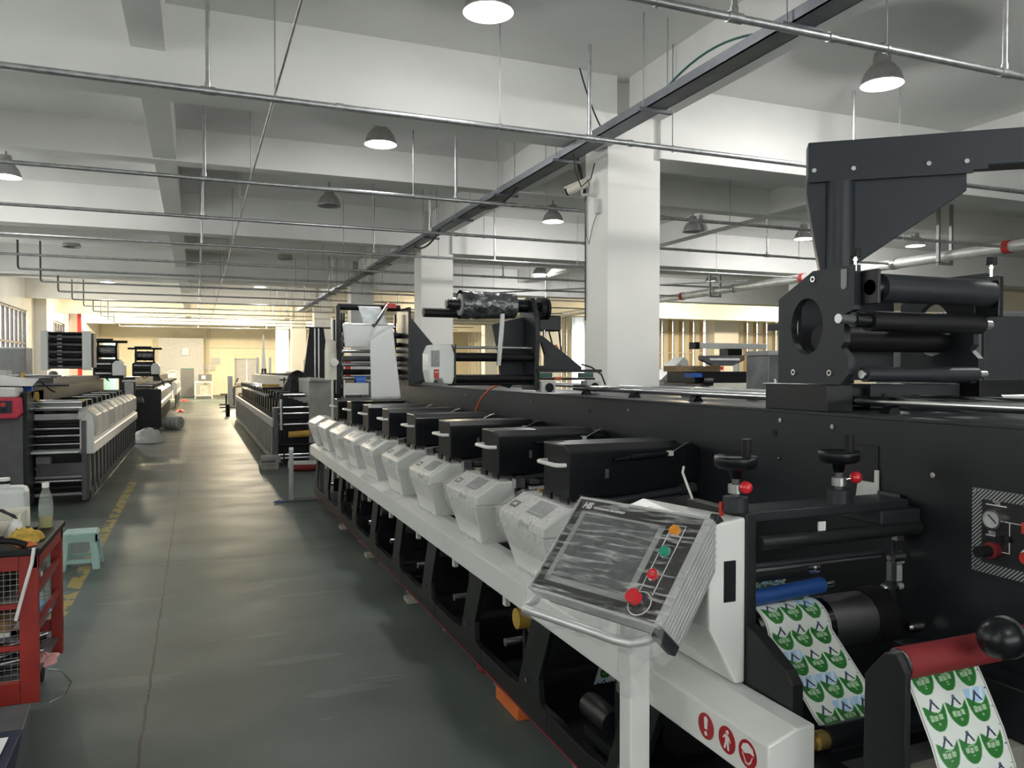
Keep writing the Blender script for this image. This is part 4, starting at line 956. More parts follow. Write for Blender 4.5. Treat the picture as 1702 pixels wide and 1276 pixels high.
for z, r, mt in ((1.72, .03, 'dark_grey'), (1.80, .018, 'chrome'), (1.66, .02, 'steel'), (1.58, .03, 'rubber'), (1.52, .02, 'steel'), (1.87, .025, 'rubber'), (1.97, .03, 'plate_dark')):
    MB().cyl((1.42, 8.28, z), (2.05, 8.28, z), r, 14).build('roller', mt, tb)
MB().prism([(2.06, 1.45), (2.06, 2.15), (2.12, 2.18), (2.45, 1.80), (2.45, 1.72), (2.25, 1.45)], 'y', 8.2, 8.24).build('gusset', 'plate_dark', tb)
MB().prism([(8.15, 1.50), (8.15, 1.80), (8.22, 1.90), (8.34, 1.92), (8.42, 1.80), (8.42, 1.50)], 'x', 1.255, 1.34).build('white_guard', 'cream', tb, .01)
MB().cyl((1.33, 8.2, 1.68), (1.31, 8.12, 1.68), .04, 14).build('guard_knob', 'chrome', tb)
MB().cyl((1.50, 8.0, 1.49), (1.60, 8.0, 1.49), .05, 16).box(1.50, 1.60, 7.95, 8.05, 1.42, 1.5).build('blue_motor', 'blue_bright', tb)
MB().box(1.38, 1.62, 7.92, 7.98, 1.35, 1.47).build('white_gear_cover', 'white_dull', tb)
for i in range(3): MB().cyl((1.40+.025*i, 8.36, 2.0), (1.40+.025*i, 8.36, 2.2), .011, 8).build('valve', 'black', tb)
ww = thing('white_web', 'broad white paper web folded over the turning bar', 'paper web', (1.7, 8.0, 1.3))
def sheet(nm, mt, quad, n=12, bulge=0., parent=ww):
    a, b, c, d = [Vector(q) for q in quad]; V = []; F = []
    nn = (b-a).cross(d-a).normalized()
    for j in range(n+1):
        for i in range(n+1):
            s, t = i/n, j/n; p = a.lerp(b, s).lerp(d.lerp(c, s), t)+nn*bulge*math.sin(PI*s)*math.sin(PI*t); V.append(tuple(p))
    F = [(j*(n+1)+i, j*(n+1)+i+1, (j+1)*(n+1)+i+1, (j+1)*(n+1)+i) for j in range(n) for i in range(n)]
    o = MB().add(V, F, True).build(nm, mt, parent)
    so = o.modifiers.new('thick', 'SOLIDIFY'); so.thickness = .002; return o
sheet('upper_web', 'web_print_pale', [(1.59, 8.31, 2.28), (1.83, 8.31, 2.28), (1.86, 8.05, 2.06), (1.60, 8.05, 2.06)])
sheet('folded_web', 'web_paper', [(1.37, 7.97, 2.055), (1.88, 7.97, 2.06), (1.68, 7.95, 1.83), (1.39, 7.96, 1.83)], 16, -.02)
sheet('hanging_web', 'web_paper', [(1.63, 7.90, 1.90), (1.87, 7.92, 2.06), (1.945, 7.88, 1.30), (1.64, 7.88, 1.30)], 16, -.015)
# tall dark cabinet unit and flared post beside the far end of the press
rk = thing('roll_rack', 'tall black rack with white end frames left of the web turning unit', 'rack', (1.45, 11.5, 0))
MB().box(1.80, 1.825, 11.4, 11.45, 0, 2.35).build('end_frame', 'white', rk); MB().box(1.97, 1.99, 11.4, 11.45, 0, 2.35).build('end_frame', 'white', rk)
MB().box(1.825, 1.97, 11.42, 11.6, .2, 2.33).build('body', 'black', rk)
for i in range(8): MB().box(1.93, 1.975, 11.38, 11.42, 1.0+.17*i, 1.05+.17*i).build('roller_seat', 'dark_grey', rk)
fp = thing('flared_post', 'tall grey post flaring out towards its foot beyond the old press', 'post', (2.66, 19.2, 0))
MB().hexa([(2.18, 19.15, 0), (3.2, 19.15, 0), (3.2, 19.3, 0), (2.18, 19.3, 0)], [(2.50, 19.15, 2.6), (2.84, 19.15, 2.6), (2.84, 19.3, 2.6), (2.50, 19.3, 2.6)]).build('flared_body', 'plate_dark', fp, .01)
MB().box(2.61, 2.64, 19.12, 19.15, 0, 2.6).build('slide_rail', 'steel', fp); MB().box(2.70, 2.73, 19.12, 19.15, 0, 2.6).build('slide_rail', 'steel', fp); MB().box(2.40, 3.05, 19.1, 19.3, 2.6, 2.63).build('head_plate', 'black', fp)

# ================================================================ other presses
def small_press(name, label, sx, X0, Y0, L, nbox, opts):
    """press whose aisle side is at X0 facing -sx; built from Y0 to Y0+L"""
    t = thing(name, label, 'printing press', (X0, Y0, 0), 'label presses in the background')
    X = lambda v: X0+sx*v
    def bx(a, b, y0, y1, z0, z1): return MB().box(X(a), X(b), Y0+y0, Y0+y1, z0, z1)
    fm = opts.get('frame', 'dark_grey')
    bx(.05, .09, 0, L, .05, .15).build('bottom_rail', fm, t)
    n = int(L/.42)
    for k in range(n+1):
        y = k*L/n; MB().prism([(Y0+y, .05), (Y0+y-.02, .66), (Y0+y+.12, .66), (Y0+y+.10, .05)], 'x', X(.05), X(.08)).build('frame_leg', fm, t)
    if opts.get('rail', True):
        pr = [(X(0), .60), (X(0), .72), (X(.09), .78), (X(.15), .78), (X(.15), .60)]
        m = 8
        for k in range(m): MB().prism(pr, 'y', Y0+L*k/m+.002, Y0+L*(k+1)/m-.002).build('rail_cover', 'white', t, .006)
        MB().prism([(X(.0), .60), (X(.0), .95), (X(.03), 1.06), (X(.07), 1.09), (X(.12), 1.02), (X(.15), 1.0), (X(.15), .60)], 'y', Y0-.03, Y0-.003).build('end_plate', 'white', t, .004)
    else:
        bx(.03, .08, 0, L, .66, .78).build('side_beam', fm, t); bx(.20, .22, 0, L, .06, .79).build('gap_shade_sheet', 'rubber', t)  # black sheet added behind the legs so the gaps between them look shaded
    bx(.62, 1.0, 0, L, .05, 1.42).build('rear_cabinet', opts.get('rear', 'panel_black'), t)
    for k in range(nbox):
        y = .25+k*(L-.3)/nbox; w = (L-.3)/nbox*.74
        b = MB().prism([(X(0), .80), (X(0), 1.04), (X(.10), 1.13), (X(.20), 1.13), (X(.20), .78), (X(.05), .78)], 'y', Y0+y, Y0+y+w).build('control_box', 'white', t, .008)
        MB().prism([(X(-.006), .82), (X(-.006), 1.05), (X(.098), 1.138), (X(.20), 1.138), (X(.20), 1.13), (X(.10), 1.13), (X(0), 1.04), (X(0), .82)], 'y', Y0+y-.005, Y0+y+w+.005).build('plastic_wrap', 'wrap_box', b)
        MB().add([(X(.02), Y0+y+w*.15, 1.062), (X(.085), Y0+y+w*.15, 1.122), (X(.085), Y0+y+w*.5, 1.122), (X(.02), Y0+y+w*.5, 1.062)], [(0, 1, 2, 3)]).build('display', 'display_grey', b)
    nr = opts.get('rollers', 10)
    for k in range(nr):
        y = .25+k*(L-.5)/nr
        MB().cyl((X(.18), Y0+y, 1.18), (X(.62), Y0+y, 1.18), .035, 14).build('top_roller', 'chrome' if k % 2 == 0 else 'rubber', t)
        bx(.17, .22, y-.06, y+.06, 1.12, 1.20).build('bearing_block', 'black', t)
        bx(.2, .6, y-.1, y+.1, .80, 1.05).build('unit_body', 'black', t)
    return t, X, bx
lp, X, bx = small_press('label_press', 'black and white label press along the left side of the aisle', -1, -1.15, 10.6, 7.4, 9, {'rollers': 12})
# near end of the left press: stacked rollers between the side plates
bx(.08, .13, -.05, .35, .05, 1.0).build('side_plate', 'dark_grey', lp, .004); bx(.62, .78, -.25, .6, .05, 1.36).build('side_plate', 'panel_black', lp, .004)
for z, r, mt in ((1.215, .035, 'chrome'), (1.15, .032, 'chrome'), (.945, .022, 'rubber'), (.905, .018, 'steel'), (.86, .016, 'rubber'), (.82, .018, 'steel'), (.76, .022, 'rubber'), (.72, .014, 'steel'), (.44, .02, 'steel'), (.33, .022, 'grey_light'), (.28, .02, 'steel'), (.20, .03, 'rubber'), (.12, .02, 'grey')):
    MB().cyl((X(.13), 10.62, z), (X(.62), 10.62, z), r, 16).build('roller', mt, lp)
bx(.13, .62, -.02, .04, 1.01, 1.08).build('dust_shield', 'grey_light', lp, .006); bx(.11, .16, -.06, .1, 1.02, 1.10).build('shield_end', 'white_dull', lp)
bx(.13, .60, -.05, .1, .36, .50).build('lower_box', 'dark_grey', lp); bx(.45, .60, -.06, .1, .50, .58).build('motor_box', 'grey', lp)
bx(.13, .72, -.3, -.02, .635, .665).build('web_table', 'alu', lp, .008); bx(.13, .62, .10, .14, .08, 1.0).build('back_sheet', 'black', lp)
MB().cyl((X(.62), 10.5, 1.34), (X(.70), 10.5, 1.34), .07, 16).build('blue_motor', 'blue_bright', lp); MB().ring((X(.56), 10.48, 1.29), (X(.59), 10.48, 1.29), .06, .045, 20).build('yellow_coupling', 'yellow', lp)
bx(.18, .24, .5, .7, 1.2, 1.235).build('yellow_bracket', 'yellow', lp); MB().tube([(X(.6), 10.9, 1.46), (X(.5), 10.9, 1.36), (X(.45), 10.9, 1.33)], .01).build('cable', 'cable', lp)
bx(.60, 1.0, 1.2, 6.5, 1.42, 1.50).build('upper_ledge', 'dark_grey', lp); bx(.3, .75, .3, 2.2, 1.40, 1.425).build('tool_shelf', 'plate_dark', lp)
bx(.05, .20, 6.9, 7.15, .8, 1.36).build('grey_post', 'grey_light', lp, .004); bx(-.02, .24, 6.88, 7.17, 1.36, 1.40).build('post_cap', 'grey_light', lp)
MB().prism([(17.9, .98), (17.9, 1.05), (18.4, .98), (18.45, .90)], 'x', X(-.1), X(.35)).build('sloped_cover', 'dark_grey', lp)
for i in range(5): MB().sph((X(.65+.05*i), 12.2+.3*i, 1.54), .05, 10).build('cable_clump', 'dark_grey', lp)
# rack of rollers on top of the left press
sr = thing('roller_stack', 'stack of black rollers between two white end frames on the left press', 'roller unit', (-1.75, 13, 1.5))
MB().box(-2.075, -1.98, 12.9, 13.15, 1.60, 2.17).build('end_frame', 'white', sr, .008); MB().box(-1.545, -1.43, 12.9, 13.15, 1.60, 2.17).build('end_frame', 'white', sr, .008)
MB().box(-1.43, -1.40, 12.95, 13.3, 1.64, 2.14).build('rear_guard', 'dark_grey', sr)
MB().box(-1.98, -1.54, 13.1, 13.14, 1.62, 2.16).build('back_sheet', 'black', sr)
for i in range(10):
    z = 1.64+.055*i
    MB().cyl((-1.98, 12.98, z), (-1.54, 12.98, z), .021, 14).build('roller', 'rubber' if i % 2 else 'dark_grey', sr)
    MB().cyl((-1.87, 12.98, z+.022), (-1.81, 12.98, z+.022), .014, 10).build('collar', 'chrome', sr)
# stack of machine heads on the left press and beyond it
for (x0, x1, y, z0, lab) in ((-1.96, -1.40, 17.9, 1.43, 'black wrapped machine head behind the stack of rollers on the left press'), (-1.62, -.95, 23.4, 1.43, 'black machine head on the farther left press')):
    hd = thing('machine_head', lab, 'machine', (x0, y, z0), 'black machine heads on the left presses')
    MB().prism([(x0, z0), (x0, z0+.34), (x0+.08, z0+.40), (x1-.10, z0+.40), (x1, z0+.28), (x1, z0)], 'y', y+.05, y+.8).build('base', 'black', hd, .01)
    for xa in (x0+.06, x1-.16): MB().prism([(y+.15, z0+.38), (y+.10, z0+.60), (y+.25, z0+.74), (y+.5, z0+.74), (y+.62, z0+.38)], 'x', xa, xa+.04).build('cheek_plate', 'black', hd)
    V = []; F = []
    for j in range(13):
        for i in range(25):
            xx = x0+.10+(x1-x0-.26)*j/12; an = 2*PI*i/24; r = .13+.012*noise.noise(Vector((xx*14, math.cos(an)*3, math.sin(an)*3)))
            V.append((xx, y+.34+r*math.cos(an), z0+.56+r*math.sin(an)))
    F = [(j*25+i, j*25+i+1, (j+1)*25+i+1, (j+1)*25+i) for j in range(12) for i in range(24)]
    MB().add(V, F, True).build('wrapped_roll', 'film_silver', hd)
    MB().cyl((x0-.12, y+.3, z0+.76), (x1+.06, y+.3, z0+.76), .028, 12).build('top_bar', 'rubber', hd); MB().box(x0+.05, x1-.2, y+.2, y+.5, z0+.77, z0+.82).build('top_cover', 'black', hd)
    MB().prism([(x1-.20, z0+.06), (x1-.20, z0+.30), (x1-.14, z0+.36), (x1-.04, z0+.36), (x1+.02, z0+.28), (x1+.02, z0+.06)], 'y', y-.04, y+.02).build('white_cover', 'white', hd, .01)
    for k, zz in enumerate((.10, .20, .29)): MB().cyl((x0+.05, y, z0+zz), (x1-.22, y, z0+zz), .028, 12).build('front_roller', 'rubber' if k % 2 else 'steel', hd)
    MB().tube([(x1-.05, y+.1, z0), (x1+.06, y, z0-.1), (x1+.12, y+.05, z0-.25)], .02).build('cable', 'cable', hd)
    MB().tube([(x0+.2, y-.02, z0+.05), (x0+.3, y-.05, z0-.05), (x1-.3, y-.05, z0-.02), (x1-.2, y, z0+.1)], .012).build('cable', 'cable', hd)
lp2, X, bx = small_press('label_press', 'farther label press beyond the first on the left of the aisle', -1, -.87, 22.6, 9.0, 9, {'rollers': 10})
MB().box(X(.0), X(.6), 22.5, 22.56, .1, 1.1).build('end_sheet', 'black', lp2)
lp3, X, bx = small_press('label_press', 'farthest label press at the end of the left row', -1, -.75, 34.5, 9.0, 8, {'rollers': 8})
# old grey press on the right of the aisle
op, X, bx = small_press('old_press', 'older grey press with many rollers on the right of the aisle', 1, 1.12, 13.4, 13.5, 0, {'frame': 'grey_plate', 'rail': False, 'rollers': 22, 'rear': 'grey_plate'})
bx(.05, .12, -.05, .25, .05, .98).build('end_post', 'dark_grey', op, .004); bx(.62, .95, -.1, 13.5, 1.42, 1.46).build('cabinet_top', 'grey_light', op)
for z, r, mt in ((.98, .02, 'chrome'), (.93, .016, 'rubber'), (.88, .022, 'chrome'), (.80, .02, 'rubber'), (.70, .022, 'steel'), (.36, .03, 'rubber'), (.20, .018, 'chrome'), (.14, .02, 'steel')):
    MB().cyl((X(.1), 13.42, z), (X(.70), 13.42, z), r, 14).build('roller', mt, op)
MB().cyl((X(.28), 13.38, .53), (X(.62), 13.36, .545), .055, 18).build('amber_roll', 'yellow', op)
MB().cyl((X(.16), 13.3, .62), (X(.16), 13.3, 1.12), .028, 12).build('guide_post', 'steel', op)
bx(.1, .7, .05, .1, .15, .95).build('inner_sheet', 'black', op)
bx(.1, .62, 3.0, 3.1, 1.2, 1.26).build('cross_rail', 'black', op); bx(.15, .7, 2.2, 2.4, 1.08, 1.14).build('cross_rail', 'black', op)
MB().cyl((X(.15), 17.2, 1.25), (X(.5), 17.2, 1.25), .05, 14).build('yellow_roller', 'yellow', op)
for y in (1.0, 2.3):
    w = MB().cyl((X(.45), 13.4+y, 1.1), (X(.45), 13.4+y, 1.46), .014, 8).build('spindle', 'black', op); MB().cyl((X(.45), 13.4+y, 1.40), (X(.45), 13.4+y, 1.425), .09, 14).build('hand_wheel', 'black', w)
V = []; F = []
for j in range(13):
    for i in range(17):
        t = j/12; a = 2*PI*i/16; r = (.30*(1-t)**.55+.02)*(1+.18*noise.noise(Vector((math.cos(a)*2, math.sin(a)*2, t*3))))
        V.append((X(.62)+r*math.cos(a), 15.0+r*math.sin(a)*.7, 1.14+.46*t))
F = [(j*17+i, j*17+i+1, (j+1)*17+i+1, (j+1)*17+i) for j in range(12) for i in range(16)]
bg_ = MB().add(V, F, True).build('draped_cover', 'rubber'); tag(bg_, 'peaked black cloth cover lying on the older grey press', 'cover')
wb = MB().box(.93, 1.22, 13.1, 13.42, 0, .10).build('wooden_block', 'wood_grey', bevel=.006); tag(wb, 'small weathered wooden block at the foot of the older grey press', 'block')
jk = MB().cyl((.95, 13.25, .16), (1.2, 13.28, .16), .06, 12).box(1.18, 1.26, 13.2, 13.36, .10, .2).build('metal_fitting', 'grey'); tag(jk, 'short metal fitting resting on the wooden block', 'part')
for (y, z, mt, lab) in ((13.05, .075, 'white_dull', 'white paper core lying on the floor by the older press'), (12.75, .05, 'red_roller', 'dark red roller lying on the floor by the older press')):
    tag(MB().cyl((1.36, y, z), (1.85, y-.06, z), .05 if z < .06 else .06, 18).build('loose_roller', mt), lab, 'roller')
pb = thing('steel_bollard', 'slim steel post on a flat foot in the aisle beside the press', 'post', (1.07, 9.87, 0))
MB().box(1.04, 1.09, 9.84, 9.9, 0, .63).cyl((1.04, 9.87, .63), (1.09, 9.87, .63), .03, 14).build('post', 'steel', pb, .004); MB().box(.93, 1.36, 9.78, 9.96, 0, .02).build('foot_plate', 'dark_grey', pb)
MB().tube([(1.0, 9.82, .02), (.95, 9.7, .015), (.85, 9.75, .015), (.93, 9.86, .015)], .008).build('blue_strap', 'blue_bright', pb)
# roll on the floor, film heap, orange block, shims
rf = thing('paper_roll', 'grey and white paper roll lying on the floor in the aisle', 'roll', (-.68, 23.1, 0))
MB().ring((-.80, 23.3, .17), (-.42, 23.05, .17), .165, .035, 28).build('paper_body', 'paper', rf); MB().ring((-.802, 23.302, .17), (-.797, 23.298, .17), .163, .04, 28).build('roll_end', 'grey', rf)
for k in (.2, .5, .8): MB().ring((-.80+.38*k, 23.3-.25*k, .17), (-.80+.38*k+.02, 23.3-.25*k-.013, .17), .167, .15, 28).build('wrap_band', 'grey_light', rf)
V = []; F = []
for j in range(9):
    for i in range(13):
        a = 2*PI*i/12; r = .34*math.cos(j/8*PI/2)*(1+.3*noise.noise(Vector((math.cos(a)*2, math.sin(a)*2, j*.5)))); V.append((-1.02+r*math.cos(a), 19.2+r*math.sin(a), .30*math.sin(j/8*PI/2)*(1+.2*noise.noise(Vector((a, j, 1))))))
F = [(j*13+i, j*13+i+1, (j+1)*13+i+1, (j+1)*13+i) for j in range(8) for i in range(12)]
fh = MB().add(V, F, True).build('film_heap', 'paper'); tag(fh, 'crumpled heap of white film on the floor by the left press', 'waste')
ob = MB().box(1.345, 1.45, 3.27, 3.55, 0, .058).build('orange_block', 'orange', bevel=.003); tag(ob, 'orange block wedged under the rail of the press', 'block')
ob2 = MB().box(1.385, 1.43, 3.86, 3.95, 0, .05).build('red_shim', 'red_roller', bevel=.003); tag(ob2, 'small dull red shim under the press frame', 'block')
for y in (5.2, 6.6, 7.9): tag(MB().box(1.33, 1.45, y, y+.12, 0, .03).build('shim_block', 'wood_grey'), 'pale shim under the press frame at its %s foot' % {5.2: 'middle', 6.6: 'next farther', 7.9: 'farthest'}[y], 'block')

# ================================================================ red machine cabinet at the left edge
rc = thing('red_topped_cabinet', 'dark cabinet with a red control fascia at the left edge', 'cabinet', (-2.1, 10.2, 0))
MB().box(-2.6, -1.80, 10.1, 10.34, .03, 1.10).build('body', 'dark_grey', rc, .006); MB().box(-1.80, -1.76, 10.12, 10.34, .05, 1.36).build('side_sheet', 'panel_black', rc)
fc = MB().prism([(-2.6, 1.07), (-2.6, 1.30), (-1.80, 1.30), (-1.79, 1.12), (-1.84, 1.07)], 'y', 9.98, 10.1).build('red_fascia', 'magenta_red', rc, .01)
MB().box(-2.3, -1.88, 9.965, 9.985, 1.13, 1.265).build('button_plate', 'navy', rc)
for i, (x, z, mt) in enumerate(((-2.05, 1.225, 'white'), (-1.955, 1.225, 'red'), (-2.05, 1.165, 'black'), (-1.955, 1.165, 'black'))): MB().cyl((x, 9.968, z), (x, 9.945, z), .026, 14).build('push_button', mt, rc)
MB().box(-2.6, -1.83, 10.0, 10.34, 1.30, 1.41).build('white_hood', 'white', rc, .02)
cp = sheet('paper_pile', 'paper', [(-2.6, 10.1, 1.44), (-1.72, 10.2, 1.42), (-1.78, 11.0, 1.50), (-2.6, 11.0, 1.52)], 14, .07, None); tag(cp, 'crumpled white paper draped on the red topped cabinet', 'paper')
gc = thing('grey_electrical_cabinet', 'plain grey electrical cabinet standing behind the left press', 'cabinet', (-3.3, 14, 0))
MB().box(-3.05, -2.42, 13.9, 14.4, 0, 1.95).build('body', 'grey_light', gc, .01); MB().box(-3.03, -2.44, 13.885, 13.9, .1, 1.93).build('door', 'grey', gc, .004); MB().box(-3.6, -3.07, 13.9, 14.4, 0, 1.93).build('side_unit', 'brown', gc)
wc = thing('white_box_unit', 'small white machine box with a brass fitting by the left edge', 'machine', (-2.45, 11.2, 1.4)); MB().box(-2.35, -2.18, 11.3, 11.6, 1.42, 1.60).build('box', 'white_dull', wc, .004); MB().cyl((-2.03, 11.4, 1.45), (-2.03, 11.4, 1.57), .03, 10).build('brass_fitting', 'brass', wc); MB().cyl((-2.2, 11.4, 1.53), (-1.6, 11.4, 1.53), .012, 8).build('pipe', 'steel', wc)
# ================================================================ red tool trolley in the left foreground
CX1, CX0, CY0, CY1, CZ = -.66, -1.55, 4.0, 4.69, .81
ca = thing('tool_trolley', 'red steel tool trolley with wire mesh sides and a black top', 'trolley', (-1.1, 4.35, 0))
for (x, y) in ((CX1-.075, CY0), (CX1-.05, CY1-.05), (CX0, CY0), (CX0, CY1-.05)):
    MB().box(x, x+(.075 if y == CY0 else .05), y, y+(.03 if y == CY0 else .05), .12, .78).build('corner_post', 'red_cart', ca, .004)
MB().box(CX0, CX1-.076, CY0, CY0+.03, .12, .225).build('front_rail', 'red_cart', ca, .006); MB().box(CX0, CX1-.076, CY0, CY0+.03, .715, .78).build('front_rail', 'red_cart', ca, .003)
for z in (.36, .545): MB().box(CX0, CX1-.07, CY0+.004, CY0+.024, z, z+.022).build('front_rail', 'red_cart', ca)
MB().box(CX0, CX1, CY1-.03, CY1, .72, .78).box(CX0, CX1, CY1-.03, CY1, .24, .30).build('rear_rail', 'red_cart', ca)
MB().box(CX1-.03, CX1, CY0, CY1, .72, .78).build('side_rail', 'red_cart', ca, .003)
for z in (.44, .60): MB().box(CX1-.025, CX1-.008, CY0+.02, CY1-.02, z, z+.028).build('side_rail', 'red_cart', ca)
MB().box(CX0-.01, CX1+.012, CY0-.012, CY1+.01, .78, CZ).build('worktop', 'rubber', ca, .006)
for z in (.20, .40, .57): MB().box(CX0+.02, CX1-.02, CY0+.03, CY1-.03, z, z+.012).build('shelf', 'dark_grey', ca)
def mesh_panel(y):
    m = MB()
    for i in range(34):
        x = CX0+.03+i*.025; m.cyl((x, y, .22), (x, y, .72), .0014, 4)
    for j in range(20):
        z = .225+j*.025; m.cyl((CX0, y, z), (CX1-.06, y, z), .0014, 4)
    o = m.build('wire_mesh', 'steel', ca); o['kind'] = 'stuff'
mesh_panel(CY0+.015); mesh_panel(CY1-.015)
for (x, y) in ((CX1-.10, CY0+.08), (CX1-.10, CY1-.08), (CX0+.1, CY0+.08), (CX0+.1, CY1-.08)):
    cs = MB().box(x-.03, x+.03, y-.03, y+.03, .08, .125).build('caster_fork', 'dark_grey', ca); MB().cyl((x-.018, y, .045), (x+.018, y, .045), .045, 18).build('wheel', 'rubber', cs)
wt = MB().tube([(CX1-.012, CY0-.02, .815), (CX1-.02, CY0-.022, .75), (CX1-.055, CY0-.018, .62), (CX1-.085, CY0-.012, .50)], .008, 6).build('white_strip', 'paper'); tag(wt, 'white plastic strip hanging down the front of the red trolley', 'strip')
# things on top
bt = thing('water_bottle', 'clear plastic bottle with a white cap half full of yellow liquid', 'bottle', (-.706, 4.5, CZ))
MB().lathe([(.001, 0), (.028, 0), (.032, .006), (.032, .05), (.0305, .055), (.032, .06), (.032, .07), (.0305, .075), (.032, .08), (.032, .12), (.031, .14), (.026, .165), (.015, .195), (.0135, .20), (.0135, .205)], (-.706, 4.5, CZ+.001), 24).build('bottle_body', 'pet', bt)
MB().cyl((-.706, 4.5, CZ+.004), (-.706, 4.5, CZ+.055), .0295, 20).build('liquid', 'liquid', bt); MB().cyl((-.706, 4.5, CZ+.203), (-.706, 4.5, CZ+.226), .0165, 18).build('cap', 'white', bt)
MB().cyl((-.706, 4.5, CZ+.068), (-.706, 4.5, CZ+.115), .0326, 24, cap=False).build('label_band', 'pet', bt)
jc = thing('jerrycan', 'white plastic jerrycan with a black cap on the red trolley', 'container', (-.87, 4.6, CZ))
MB().box(-1.02, -.80, 4.53, 4.67, CZ, CZ+.205).build('can_body', 'jerrycan', jc, .03); MB().cyl((-.90, 4.58, CZ+.20), (-.90, 4.58, CZ+.225), .026, 18).build('neck', 'jerrycan', jc)
MB().cyl((-.90, 4.58, CZ+.222), (-.90, 4.58, CZ+.236), .031, 18).build('cap_ring', 'rubber', jc); MB().cyl((-.90, 4.58, CZ+.236), (-.90, 4.58, CZ+.25), .027, 18).build('cap', 'white', jc)
tr = thing('plastic_tray', 'off-white plastic tray full of bits on the red trolley', 'tray', (-.92, 4.4, CZ))
MB().hexa([(-1.15, 4.36, CZ), (-.80, 4.36, CZ), (-.80, 4.50, CZ), (-1.15, 4.50, CZ)], [(-1.17, 4.34, CZ+.012), (-.78, 4.34, CZ+.012), (-.78, 4.52, CZ+.012), (-1.17, 4.52, CZ+.012)]).box(-.80, -.79, 4.35, 4.52, CZ, CZ+.10).box(-1.17, -.79, 4.34, 4.35, CZ, CZ+.07).box(-1.17, -.775, 4.50, 4.51, CZ, CZ+.11).build('tray_shell', 'cream', tr, .003)
tag(MB().tube([(-1.02, 4.40, CZ+.05), (-.98, 4.41, CZ+.11), (-.90, 4.42, CZ+.12), (-.83, 4.43, CZ+.08), (-.81, 4.43, CZ+.04)], .007).tube([(-1.02, 4.42, CZ+.05), (-.96, 4.43, CZ+.10), (-.88, 4.44, CZ+.11), (-.82, 4.45, CZ+.06)], .006).build('cable_loop', 'cable'), 'black cable looped over the tray on the trolley', 'cable')
def crumple(nm, mt, c, s, seed, lab, cat, n=26, amp=.35):
    V = []; F = []
    for j in range(n+1):
        for i in range(n+1):
            a = 2*PI*i/n; t = j/n; r = math.sin(t*PI/2)
            q = Vector((math.cos(a)*r*2.2, math.sin(a)*r*2.2, seed)); k = 1+amp*noise.noise(q*.8)
            z = (1-r*r)*(.55+.45*abs(noise.noise(q*2.0+Vector((3, 1, 0)))))+.28*abs(noise.noise(q*3.5))*(1-r)
            V.append((c[0]+s[0]*r*math.cos(a)*k, c[1]+s[1]*r*math.sin(a)*k, c[2]+.002+s[2]*max(0, z)))
    F = [(j*(n+1)+i, j*(n+1)+i+1, (j+1)*(n+1)+i+1, (j+1)*(n+1)+i) for j in range(n) for i in range(n)]
    return tag(MB().add(V, F, True).build(nm, mt), lab, cat)
crumple('yellow_rag', 'rag_yellow', (-.75, 4.20, CZ), (.085, .10, .075), 2.1, 'crumpled yellow work glove on the corner of the red trolley', 'glove')
crumple('paper_wad', 'paper', (-.80, 4.30, CZ), (.05, .05, .11), 5.2, 'crumpled white paper behind the yellow glove', 'paper')
crumple('orange_rag', 'orange', (-.715, 4.07, CZ), (.045, .03, .025), 8.2, 'small orange cloth scrap at the trolley corner', 'cloth')
tag(MB().box(-1.05, -.875, 4.20, 4.32, CZ, CZ+.085).build('small_carton', 'brown', bevel=.003), 'small brown carton at the left edge on the trolley', 'box')
tag(MB().box(-1.05, -.86, 4.06, 4.16, CZ, CZ+.055).build('dark_carton', 'dark_grey', bevel=.003), 'small dark carton at the left edge near the trolley front', 'box')
tag(MB().tube([(-.92, 4.05, CZ+.015), (-.83, 4.03, CZ+.04), (-.76, 4.04, CZ+.03), (-.71, 4.03, CZ+.012)], .014).build('black_hose', 'rubber'), 'black hose piece lying at the trolley front edge', 'hose')
tag(MB().box(-.80, -.735, 4.42, 4.46, CZ, CZ+.02).build('black_case', 'rubber'), 'small flat black case beside the bottle', 'case')
# things inside
tag(MB().box(-.76, -.69, 4.20, 4.42, .582, .66).build('label_box', 'dark_grey', bevel=.002), 'dark box with a white label on the upper shelf of the trolley', 'box')
MB().box(-.6895, -.688, 4.24, 4.27, .605, .645)
tag(MB().box(-.6895, -.688, 4.24, 4.28, .605, .645).build('paper_label', 'paper'), 'white label stuck on the dark box in the trolley', 'label')
crumple('blue_rag', 'sky_blue', (-.73, 4.40, .412), (.05, .09, .09), 3.3, 'pale blue cloth on the middle shelf of the trolley', 'cloth')
crumple('dark_rag', 'rubber', (-.85, 4.3, .412), (.12, .18, .07), 4.3, 'black cloth heap on the middle shelf of the trolley', 'cloth')
tag(MB().box(-.98, -.78, 4.06, 4.22, .412, .48).build('brown_bundle', 'brown', bevel=.01), 'brown wrapped bundle on the middle shelf of the trolley', 'bundle')
tag(MB().box(-1.05, -.74, 4.05, 4.10, .408, .43).box(-.78, -.74, 4.05, 4.3, .408, .43).build('plastic_moulding', 'white_dull'), 'L shaped white plastic moulding on the middle shelf of the trolley', 'part')
tag(MB().box(-1.1, -.80, 4.1, 4.4, .582, .70).build('black_bin', 'rubber', bevel=.006), 'black bin on the upper shelf of the trolley', 'bin')
